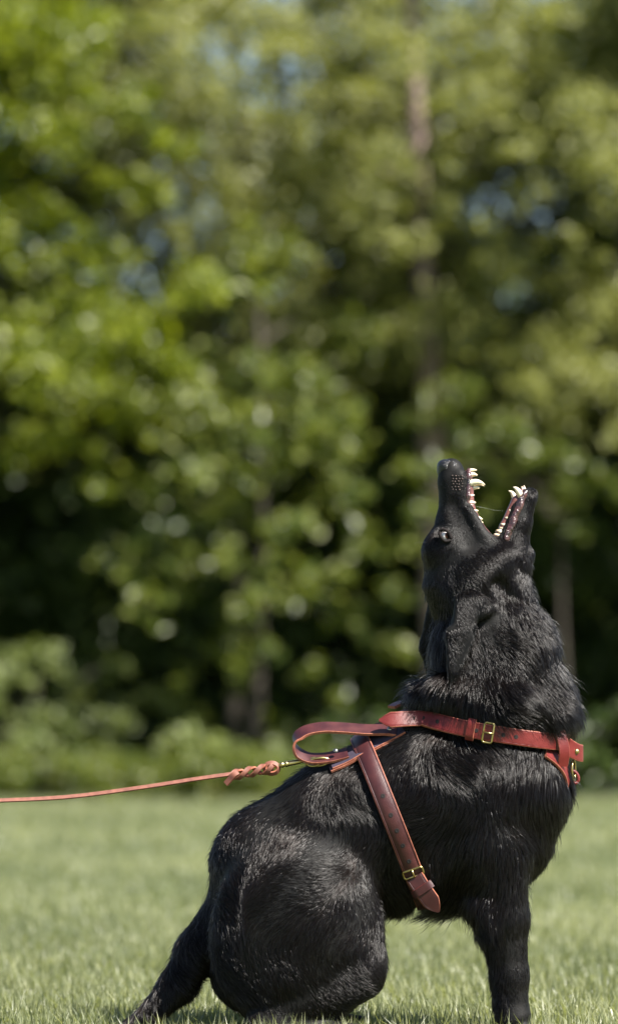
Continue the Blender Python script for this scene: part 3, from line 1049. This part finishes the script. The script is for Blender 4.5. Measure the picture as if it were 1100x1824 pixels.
def ribbon(name, pts, nrm, width, thick, parent, mats=None, closed=False, tip=None, groove=True, double=False):
    """Leather strap: pts, nrm in pixel space; own rounded edge faces, tooled groove along both edges."""
    mats = mats or [M_leather, M_edge]
    pts = np.asarray(pts, float); nrm = np.asarray(nrm, float)
    n = len(pts)
    h = thick
    g = 0.5 if groove else 0.0
    prof = [(-1, 0.1), (-1, h * .85), (-.95, h), (-.80, h), (-.765, h - g), (-.73, h), (0, h + .15), (.73, h), (.765, h - g), (.80, h), (.95, h), (1, h * .85), (1, .1), (.96, 0), (-.96, 0)]
    m = len(prof)
    verts, faces, mi = [], [], []
    for i in range(n):
        if closed: t = pts[(i + 1) % n] - pts[(i - 1) % n]
        else: t = pts[min(i + 1, n - 1)] - pts[max(i - 1, 0)]
        t /= np.linalg.norm(t) + 1e-9
        nn = nrm[i] - t * (nrm[i] @ t); nn /= np.linalg.norm(nn) + 1e-9
        b = np.cross(t, nn)
        wd = width / 2
        if tip:
            L = np.linalg.norm(np.diff(pts, axis=0), axis=1)
            d = (L[i:].sum() if tip == 'end' else L[:i].sum())
            if d < width * 0.7: wd *= max(0.12, (d / (width * 0.7)) ** 0.65)
        for s, z in prof:
            verts.append(W(pts[i] + b * s * wd + nn * z))
    for i in range(n if closed else n - 1):
        j = (i + 1) % n
        for k in range(m):
            k2 = (k + 1) % m
            faces.append((i * m + k, i * m + k2, j * m + k2, j * m + k))
            mi.append(0 if 2 <= k <= 9 or (k == 13 and name == 'handle') else 1)
    if not closed:
        faces.append(tuple(range(m))); mi.append(1)
        faces.append(tuple(range((n - 1) * m + m - 1, (n - 1) * m - 1, -1))); mi.append(1)
    me = mesh_list(name, verts, faces, mats, True, mi)
    me.set_sharp_from_angle(angle=R(40))
    o = link(name, me, parent)
    return o


def smooth_path(P, it=3, closed=False):
    P = np.array(P, float)
    for _ in range(it):
        Q = P.copy()
        if closed:
            P = (np.roll(Q, 1, 0) + 2 * Q + np.roll(Q, -1, 0)) / 4
        else:
            P[1:-1] = (Q[:-2] + 2 * Q[1:-1] + Q[2:]) / 4
    return P


def ring_path(c, e1, e2, off, n=96, a0=0.0, a1=2 * math.pi):
    """Closed path round the body in the plane (c; e1, e2)."""
    e1 = np.array(e1, float); e1 /= np.linalg.norm(e1)
    e2 = np.array(e2, float); e2 /= np.linalg.norm(e2)
    out = []
    rr = np.linspace(270, 20, 500)
    for i in range(n):
        a = a0 + (a1 - a0) * i / n
        d = e1 * math.cos(a) + e2 * math.sin(a)
        P = np.array(c, float) + rr[:, None] * d
        s = sdf(P) - off
        k = np.argmax(s < 0)
        out.append(P[k])
    return np.array(out)


def near_path(wp, off, n=8, side=-1, it=4):
    c = catmull([(a, b, 0) for a, b in wp], n)
    for i in range(len(c)):
        c[i, 2] = surf_w(c[i, 0], c[i, 1], off, side)
    return smooth_path(c, it)


def hole(p, nrm, r, parent):
    nn = Vector((nrm[0], nrm[2], -nrm[1])).normalized()
    c = W(p) + nn * 0.00035
    a = nn.orthogonal().normalized(); b = nn.cross(a)
    vs, fs = [c - nn * 0.0002], []
    for k in range(10):
        th = 2 * math.pi * k / 10
        vs.append(c + (a * math.cos(th) + b * math.sin(th)) * r * S)
        vs.append(c + (a * math.cos(th) + b * math.sin(th)) * r * 1.3 * S - nn * 0.0003)
    for k in range(10):
        i, j = 1 + 2 * k, 1 + 2 * ((k + 1) % 10)
        fs.append((0, i, j)); fs.append((i, i + 1, j + 1, j))
    return link('punch_hole', mesh_list('punch_hole', vs, fs, M_hole, False), parent)


def nearest(path, px, py, near=True):
    d = (path[:, 0] - px) ** 2 + (path[:, 1] - py) ** 2 + (0 if not near else 1e5 * (path[:, 2] > 0))
    i = int(np.argmin(d))
    return i


# neck strap: a closed loop round the neck base
NK = ring_path((865, 1296, 0), (1, 0.165, 0), (0, -0.09, 1), 9, 120)
NK = smooth_path(NK, 6, True)
NN = sdf_grad(NK, 4)
neck_strap = ribbon('neck_strap', NK, NN, 29, 4.0, harness, closed=True)
STRAPS.append((NK, 15))
# overlapped strap tongue with a pointed end on the near side
ni = [i for i in range(len(NK)) if NK[i, 2] < 0 and 752 < NK[i, 0] < 872]
ni.sort(key=lambda i: NK[i, 0])
T = NK[ni] + NN[ni] * 4.2
d0 = T[0] - np.array([674, 1284, -66])
pre = np.array([np.array([674, 1284, -66]) + d0 * t for t in np.linspace(0, 0.9, 8)])
pre[:, 2] -= 7 * np.sin(np.linspace(0, math.pi, 8))
T = np.concatenate([pre, T])
TN = np.concatenate([np.tile(NN[ni[0]] * 0.6 + np.array([-0.1, -0.05, -0.4]), (8, 1)), NN[ni]])
TN = TN + np.array([0, 0, -0.25])
T = smooth_path(T, 3)
tongue = ribbon('strap_tongue', T, TN, 29, 3.6, harness, tip='start')
for px in (731, 752, 774, 846):
    i = nearest(T, px, 1288, False)
    hole(T[i] + TN[i] / np.linalg.norm(TN[i]) * 3.7, TN[i], 3.1, tongue)
for px in (893, 915):
    i = nearest(NK, px, 1310)
    hole(NK[i] + NN[i] * 4.1, NN[i], 3.1, neck_strap)


def frame_at(path, nrm, i):
    t = path[min(i + 1, len(path) - 1)] - path[max(i - 1, 0)]
    t = t / np.linalg.norm(t)
    n = nrm[i] - t * (nrm[i] @ t); n /= np.linalg.norm(n)
    return t, n, np.cross(t, n)


def buckle(name, path, nrm, i, length, width, lift, parent, prong=True):
    t, n, b = frame_at(path, nrm, i)
    c = path[i] + n * lift
    pts = []
    hl, hw, cr = length / 2, width / 2, 3.5
    for sx, sy, a0 in ((1, 1, 0), (-1, 1, 90), (-1, -1, 180), (1, -1, 270)):
        for k in range(4):
            a = R(a0 + 30 * k)
            p = c + t * (sx * (hl - cr) + cr * math.cos(a)) + b * (sy * (hw - cr) + cr * math.sin(a))
            p = p - n * (1.6 * ((abs(sy * (hw - cr) + cr * math.sin(a)) / hw) ** 2))
            pts.append(W(p))
    pts.append(pts[0]); pts.append(pts[1])
    g = Geo(); g.add(tube_geo(pts, 1.9 * S, 8, cap=False))
    o = g.build(name, M_brass, parent)
    if prong:
        g = Geo()
        g.add(tube_geo([W(c - t * hl + n * 1), W(c + n * 2.8), W(c + t * (hl + 1) + n * 2.4)], [1.7 * S] * 3, 7))
        g.build('prong', M_brass, o)
    return o


def keeper(path, nrm, i, width, depth, lift, parent, length=15, mats=None):
    t, n, b = frame_at(path, nrm, i)
    P, N_ = [], []
    c = path[i]
    for k in range(13):
        u = -1 + 2 * k / 12
        P.append(c + b * u * (width / 2 + 2) + n * (lift * (1 - abs(u) ** 6) - 1))
        N_.append(n + b * u ** 5 * 1.6)
    return ribbon('keeper_loop', P, N_, length, 3.0, parent, mats or [M_leather, M_edge], groove=False)


iT = nearest(T, 868, 1303, False)
iB = nearest(NK, 866, 1303)
keeper(T, TN, nearest(T, 834, 1298, False), 31, 0, 3.8, harness, 15)
bk = buckle('buckle', NK, NN, iB, 17, 35, 7.5, harness)

# front: vertical connecting piece, riveted tab and ring at the breast
w0 = NK[nearest(NK, 992, 1318), 2] - 9
fp = catmull([(991, 1303, w0 + 3), (996, 1316, w0), (1000, 1340, w0), (997, 1364, w0 + 6)], 8)
fn = np.tile(np.array([0.45, 0.0, -1.0]), (len(fp), 1))
ribbon('chest_keeper', fp, fn, 20, 3.5, harness, groove=False)
c0 = catmull([(1004, 1328, -34), (1017, 1336, -24), (1028, 1341, -10), (1034, 1342, 4), (1030, 1341, 18)], 5)
cn = np.stack([np.linspace(.45, 1, len(c0)), np.zeros(len(c0)), np.linspace(-1, 0.1, len(c0))], -1)
tab = ribbon('riveted_tab', c0, cn, 30, 4, harness, groove=False)
g = Geo(); g.add(uv_ball(W(c0[7] + cn[7] * 3.5), 5.5 * S, 14, 5, zc=0.3, axis=(0.7, -0.7, 0))); g.build('rivet', M_brass, harness)
cs = catmull([(966, 1338, -62), (982, 1350, -52), (998, 1368, -40), (1006, 1388, -28), (1004, 1404, -20), (990, 1425, -10)], 6)
for i in range(len(cs)):
    w = surf_w(min(cs[i, 0], 1015), cs[i, 1], 8)
    cs[i, 2] = min(cs[i, 2], 0)
cn2 = np.tile(np.array([0.9, -0.15, -0.25]), (len(cs), 1))
ribbon('breast_strap', cs, cn2, 30, 5, harness)
STRAPS.append((cs, 12))


def ring(c, r, thick, ax1, ax2, parent, name='ring', mat=None, a0=0, a1=360, flat=1.0):
    a1_ = np.array(ax1, float); a2_ = np.array(ax2, float)
    pts = []
    n = 24
    for k in range(n + 1):
        a = R(a0 + (a1 - a0) * k / n)
        pts.append(W(np.array(c) + a1_ * math.cos(a) * r + a2_ * math.sin(a) * r * flat))
    g = Geo(); g.add(tube_geo(pts, thick * S, 8, cap=(a1 - a0) < 360))
    return g.build(name, mat or M_brass, parent)


ring((1020, 1372, -6), 15, 2.4, (0.25, 0, 1), (0, 1.25, 0), harness)
ring((1019, 1384, -4), 11, 3.2, (0.9, 0.3, 0.2), (0.0, 1, 0), harness, name='leather_loop', mat=M_leather)

# back strap (two stacked layers), tilted towards the near side
tilt = np.array([0, -math.cos(R(34)), -math.sin(R(34))])
bp_ = catmull([(712, 1298, -44), (690, 1310, -46), (655, 1328, -48), (635, 1337, -49), (612, 1350, -50), (586, 1361, -50)], 6)
bn = np.tile(tilt, (len(bp_), 1))
bn = bn + np.array([-0.45, 0, 0])
ribbon('back_strap', bp_ + np.array([0, 5, 2]), bn, 42, 4.5, harness, [M_suede, M_edge], groove=False)
ribbon('back_strap', bp_ + np.array([3, 0, 0]), bn, 40, 4.0, harness, [M_suede, M_edge], groove=False)
STRAPS.append((bp_, 22))
# far side of the shoulder strap peeping over the withers
fs_ = catmull([(698, 1262, 34), (708, 1257, 40), (722, 1252, 52), (740, 1252, 66)], 5)
ribbon('shoulder_strap', fs_, np.tile(np.array([-0.3, -1, -0.25]), (len(fs_), 1)), 24, 5, harness, groove=False)
# grab handle
hp = catmull([(704, 1304, -46), (684, 1302, -46), (650, 1302, -46), (610, 1299, -46), (575, 1298, -46), (545, 1304, -47), (530, 1316, -48), (529, 1330, -49), (538, 1343, -50),
              (556, 1349, -50), (580, 1348, -50), (600, 1344, -50), (618, 1339, -50)], 6)
tt = np.gradient(hp, axis=0); tt /= np.linalg.norm(tt, axis=1)[:, None]
# outward normal of the loop, leaned towards the camera
hn = np.stack([-tt[:, 1], tt[:, 0], np.zeros(len(hp))], -1) * -1
ctr = np.array([600, 1324, -46])
flip = ((hp - ctr)[:, :2] * hn[:, :2]).sum(1) < 0
hn[flip] *= -1
lean_ = np.where(hn[:, 1:2] < 0, -0.62, 0.62) * np.clip(np.abs(hn[:, 1:2]) * 1.4, 0, 1)
hn = hn + np.concatenate([np.zeros((len(hp), 2)), lean_], 1)
handle = ribbon('handle', hp, hn, 32, 5.0, harness, [M_leather_dk, M_edge], groove=False)
for px, py in ((597, 1338), (692, 1299)):
    g = Geo(); g.add(uv_ball(W((px, py, -56)), 5 * S, 12, 4, zc=0.35, axis=(0, -0.6, 0.8))); g.build('rivet', M_steel, harness)

# girth strap: loop round the ribs behind the elbow
e1 = np.array([733 - 648, 1552 - 1338, 0.0]); e1 /= np.linalg.norm(e1)
GC = np.array([(648 + 735) / 2 + 4, (1338 + 1552) / 2 + 10, 0.0])
GP = ring_path(GC, e1, (0, 0, 1), 9, 120)
GP = smooth_path(GP, 6, True)
GN = sdf_grad(GP, 4)
girth = ribbon('girth_strap', GP, GN, 34, 4.0, harness, [M_leather_dk, M_edge], closed=True)
STRAPS.append((GP, 18))
for px, py in ((677, 1419), (689, 1449), (700, 1477), (712, 1505), (724, 1531)):
    i = nearest(GP, px, py)
    hole(GP[i] + GN[i] * 4.3, GN[i], 3.3, girth)
iG = nearest(GP, 735, 1553)
buckle('buckle', GP, GN, iG, 14, 36, 6.5, harness)
gi = [i for i in range(len(GP)) if GP[i, 2] < 0 and GP[i, 1] > 1553]
gi.sort(key=lambda i: GP[i, 1])
p0 = GP[gi[0]]; n0 = GN[gi[0]]
te = catmull([p0 + n0 * 5, p0 + n0 * 8 + e1 * 24, p0 + n0 * 5 + e1 * 50, p0 + n0 * 0 + e1 * 74], 6)
te = te + np.linspace(0, 1, len(te))[:, None] * np.array([15, -6, 0])
tn = np.tile(n0 + np.array([0, 0, -0.4]), (len(te), 1))
end_tongue = ribbon('girth_tongue', te, tn, 32, 4, harness, [M_leather_dk, M_edge], tip='end')
keeper(te, tn, 6, 34, 0, 4.0, harness, 14, [M_leather_dk, M_leather])

# D-ring where the leash clips on
ring((566, 1357, -52), 20, 2.4, (1, -0.12, 0), (0, 0.35, 0.15), harness, name='ring', flat=1.0)

# ----------------------------------------------------------------------------
# leash
# ----------------------------------------------------------------------------
leash = empty('leash', W((405, 1380, -50)))
tag(leash, 'thin tan-red leather leash pulled taut to the left from the harness', 'leash')


def flat_strap(name, pts, nrm, width, thick, parent, mats):
    return ribbon(name, pts, nrm, width, thick, parent, mats, groove=False)


lp = catmull([(-1300, 900, -50), (-900, 1240, -50), (-500, 1415, -50), (-200, 1432, -50), (0, 1426, -50), (130, 1419, -50), (260, 1402, -50), (350, 1388, -50), (420, 1378, -50)], 8)
flat_strap('strap', lp, np.tile(np.array([0.1, -0.6, -0.8]), (len(lp), 1)), 7.5, 3.0, leash, [M_leash, M_leash])
for ph, nm in ((0.0, 'braid_strand'), (math.pi, 'braid_strand')):
    P, N_ = [], []
    for k in range(49):
        u = k / 48
        a = ph + u * 2 * math.pi * 1.6
        cx, cy = 412 + 74 * u, 1381 - 14 * u
        P.append((cx, cy + 6.0 * math.sin(a), -50 + 6.0 * math.cos(a)))
        N_.append((0, math.sin(a), math.cos(a) - 0.3))
    flat_strap(nm, P, N_, 8.0, 3.4, leash, [M_leash, M_edge])
le = catmull([(425, 1376, -58), (418, 1380, -60), (411, 1388, -58), (404, 1396, -56)], 6)
flat_strap('loose_end', le, np.tile(np.array([-0.4, -0.3, -1]), (len(le), 1)), 10, 4, leash, [M_leash, M_edge])
ey = [(484 + 11 * math.cos(a), 1368 + 8.5 * math.sin(a), -50) for a in np.linspace(R(150), R(510), 28)]
ey = np.array(ey)
flat_strap('eye_loop', ey, np.stack([(ey[:, 0] - 484), (ey[:, 1] - 1368), np.full(len(ey), -9.0)], -1), 9, 3.0, leash, [M_leash, M_edge])
# snap hook
hk = empty('snap_hook', (0, 0, 0)); hk.parent = leash; hk.location = W((500, 1362, -50)) - leash.location


def turned(name, a, b, radii, parent, mat=M_brass, n=12):
    a = np.array(a, float); b = np.array(b, float)
    pts = [W(a + (b - a) * t) for t, _ in radii]
    g = Geo(); g.add(tube_geo(pts, [r * S for _, r in radii], n)); return g.build(name, mat, parent)


turned('swivel', (486, 1366, -50), (505, 1361.5, -50), [(0, 1.8), (.3, 2.4), (.7, 2.2), (1, 2.6)], hk)
turned('barrel', (499, 1362.5, -50), (541, 1354.5, -50), [(0, 3.2), (.03, 5.2), (.12, 5.4), (.14, 4.4), (.2, 4.3), (.22, 5.6), (.3, 5.7), (.32, 4.9), (.75, 4.5), (.9, 3.8), (1, 3.0)], hk)
hkp = catmull([(538, 1355, -50), (548, 1352, -50), (560, 1350, -50), (568, 1354, -50), (566, 1362, -50), (554, 1364, -50), (543, 1360, -50)], 5)
g = Geo(); g.add(tube_geo([W(p) for p in hkp], 2.6 * S, 8)); g.build('hook', M_brass, hk)

# ----------------------------------------------------------------------------
# fur
# ----------------------------------------------------------------------------
def build_fur(N):
    names = list(ATT)
    V = DV
    # per-vertex attributes, blended between the nearest primitives
    solids = [p for p in PR if p[0] != 'x']
    Dm = np.stack([prim_d(p, V) for p in solids], 1)
    for j, p in enumerate(solids):
        if p[0] == 'c' and p[7] < 1: Dm[:, j] *= (0.5 + 0.5 * p[7])
    wgt = np.exp(-(Dm - Dm.min(1, keepdims=True)) / 9.0)
    wgt /= wgt.sum(1, keepdims=True)
    A = np.array([[ATT[p[1]][0], ATT[p[1]][1], *ATT[p[1]][2]] for p in solids])
    for j in range(len(A)): A[j, 2:] /= np.linalg.norm(A[j, 2:])
    att = wgt @ A
    # bare skin inside the mouth, ear hollow and eye socket
    bare = ((V[:, 0] > 829) & (V[:, 0] < 880) & (V[:, 1] < 925) & (np.abs(V[:, 2]) < 26) & (V[:, 0] > 829 + (V[:, 1] - 900) * 0.6))
    for p in PR:
        if p[0] == 'x' and p[1] == 'bare':
            bare |= prim_d(p, V) < 3.0
    bare |= (V[:, 0] < 822) & (V[:, 1] < 846) & (V[:, 0] > 770)
    # surface normals
    tri = np.concatenate([DQ[:, [0, 1, 2]], DQ[:, [0, 2, 3]]])
    Wd = V
    fn_ = np.cross(Wd[tri[:, 1]] - Wd[tri[:, 0]], Wd[tri[:, 2]] - Wd[tri[:, 0]])
    area = np.linalg.norm(fn_, axis=1) * 0.5
    vn = np.zeros_like(V)
    for k in range(3): np.add.at(vn, tri[:, k], fn_)
    vn /= np.linalg.norm(vn, axis=1)[:, None] + 1e-9
    g0 = sdf_grad(V[:200])
    if (vn[:200] * g0).sum() < 0: vn = -vn
    # density: the near side and the thin-coated head get most strands
    cen = V[tri].mean(1)
    tn_ = vn[tri[:, 0]]
    dens = np.where(tn_[:, 2] < 0.25, 1.0, 0.33)
    dens *= np.where(cen[:, 1] < 1060, 2.6, 1.0)
    ln = att[tri[:, 0], 0]
    dens *= np.clip(16 / np.maximum(ln, 4), 0.6, 1.5)
    dens[bare[tri].any(1) | (ln < 2.0)] = 0
    dens[cen[:, 1] > 1846] = 0
    pr = area * dens
    ti = rng.choice(len(tri), N, p=pr / pr.sum())
    u, v = rng.random(N), rng.random(N)
    m = u + v > 1
    u[m], v[m] = 1 - u[m], 1 - v[m]
    bc = np.stack([1 - u - v, u, v], 1)
    root = (V[tri[ti]] * bc[..., None]).sum(1)
    nrm = (vn[tri[ti]] * bc[..., None]).sum(1)
    nrm /= np.linalg.norm(nrm, axis=1)[:, None]
    at_ = (att[tri[ti]] * bc[..., None]).sum(1)
    # flatten the coat where straps lie on it
    keepm = np.ones(N, bool)
    for path, hw in STRAPS:
        P = path
        for c0 in range(0, N, 40000):
            d = np.linalg.norm(root[c0:c0 + 40000, None] - P[None], axis=-1).min(1)
            keepm[c0:c0 + 40000] &= d > hw * 0.82
    root, nrm, at_ = root[keepm], nrm[keepm], at_[keepm]
    n = len(root)
    flow = at_[:, 2:].copy()
    # strand flow by place, turned to shape glints and dark patches into the coat
    X, Y = root[:, 0], root[:, 1]

    def turn(cx, cy, rx, ry, fu, fv, amt=1.0):
        k = amt * np.clip(1.3 - np.hypot((X - cx) / rx, (Y - cy) / ry), 0, 1)[:, None]
        flow[:] = flow * (1 - k) + k * np.array([fu, fv, 0]) / math.hypot(fu, fv)
    turn(525, 1570, 120, 100, -0.95, 0.45)
    turn(590, 1650, 90, 70, -0.9, 0.5)
    turn(520, 1760, 160, 75, 0.85, 0.6)
    turn(400, 1590, 40, 130, 0.8, 0.75)
    turn(640, 1750, 60, 80, 0.85, 0.6)
    turn(610, 1440, 90, 60, 0.25, 1, 0.8)
    turn(800, 1390, 70, 60, 0.5, 1)
    turn(740, 1440, 50, 70, -0.8, 0.7)
    turn(860, 1480, 60, 80, -0.3, 1)
    turn(950, 1420, 60, 90, 0.35, 1)
    turn(930, 1700, 30, 120, 0.45, 1)
    turn(845, 1025, 55, 45, 0.8, 0.62, 0.85)
    turn(845, 950, 30, 40, 0.8, 0.62, 0.7)
    turn(770, 1010, 30, 60, -0.6, 0.9, 0.8)
    turn(812, 1140, 30, 75, 0.7, 0.75, 0.6)
    turn(330, 1730, 90, 110, 0.75, 0.7, 0.75)
    # feathering behind the forearm
    fe = np.clip((893 + (Y - 1632) * 0.1 - X) / 22, 0, 1) * (Y > 1590) * (Y < 1790) * (X > 780)
    at_[:, 0] *= 1 + 1.0 * fe
    at_[:, 1] += 0.25 * fe
    at_[:, 0] *= 1 + 0.3 * (X > 775) * (X < 815) * (Y > 1105) * (Y < 1215)
    at_[:, 0] *= 1 - 0.45 * (X > 842) * (X < 895) * (Y > 1085) * (Y < 1190)
    # slow swirls
    x, y, z = root[:, 0], root[:, 1], root[:, 2]
    sw = 0.34 * np.sin(x / 37 + 1.7 * np.sin(y / 51)) + 0.30 * np.sin(y / 29 + x / 63 + 2.0) + 0.16 * np.sin((x - y) / 17.0)
    sw *= np.clip(at_[:, 0] / 18, 0.25, 1.1)
    cs, sn = np.cos(sw), np.sin(sw)
    flow = np.stack([flow[:, 0] * cs - flow[:, 1] * sn, flow[:, 0] * sn + flow[:, 1] * cs, flow[:, 2]], -1)
    flow += rng.normal(0, 1, (n, 3)) * np.clip(0.09 + 0.12 * (X < 400) * (Y > 1600) + 0.10 * np.sin(x / 41 + 3) * np.sin(y / 33), 0.05, 0.3)[:, None]
    flow -= nrm * (flow * nrm).sum(1)[:, None]
    flow /= np.linalg.norm(flow, axis=1)[:, None] + 1e-9
    L = at_[:, 0] * rng.uniform(0.6, 1.15, n)
    lift = at_[:, 1] + np.abs(rng.normal(0, 0.10, n)) - 0.05
    lift += 0.10 * np.sin(x / 23 + y / 31)
    fly = (rng.random(n) < 0.05) & (np.abs(nrm[:, 2]) < 0.30) & (at_[:, 0] > 12)
    lift[fly] += rng.uniform(0.15, 0.6, fly.sum())
    L[fly] *= 1.15
    lift = np.clip(lift, 0.05, 1.2)
    K = 6
    T_ = np.linspace(0, 1, K)
    pts = root[:, None] + L[:, None, None] * (
        flow[:, None] * (T_ * 1.0)[None, :, None] * np.cos(lift)[:, None, None] +
        nrm[:, None] * ((T_ - 0.48 * T_ ** 2)[None, :, None] * 1.35 * np.sin(lift)[:, None, None]))
    pts[:, :, 1] += (0.10 * L)[:, None] * (T_ ** 2)[None]
    # clumps: pull tips towards a shared guide tip
    G = max(1, n // 15)
    gi_ = rng.choice(n, G, replace=False)
    kd = kdtree.KDTree(G)
    for k, gix in enumerate(gi_): kd.insert(root[gix], k)
    kd.balance()
    near = np.array([kd.find(r)[1] for r in root])
    gp = pts[gi_[near]]
    gd = np.linalg.norm(root - root[gi_[near]], axis=1)
    cw = (~fly) * np.clip(at_[:, 0] / 40, 0.05, 0.6) * rng.uniform(0.2, 1.0, n) * (gd < 16)
    prof = (T_ ** 1.4)[None, :, None] * cw[:, None, None]
    pts = pts * (1 - prof) + gp * prof
    pts -= nrm[:, None] * 1.0
    hc = bpy.data.hair_curves.new('fur')
    hc.add_curves([K] * n)
    P = to_world(pts.reshape(-1, 3)) - np.array(dog.location)
    hc.attributes['position'].data.foreach_set('vector', P.astype(np.float32).ravel())
    ra = hc.attributes.get('radius') or hc.attributes.new('radius', 'FLOAT', 'POINT')
    base = 0.00026 + 0.00022 * np.clip(at_[:, 0] / 30, 0, 1)
    rr = base[:, None] * (1 - 0.85 * T_ ** 1.5)[None] * rng.uniform(0.7, 1.2, n)[:, None]
    ra.data.foreach_set('value', rr.astype(np.float32).ravel())
    hc.materials.append(M_fur)
    o = bpy.data.objects.new('fur', hc)
    COL.objects.link(o)
    o.parent = dog
    o['kind'] = 'stuff'
    return o


build_fur(270000)
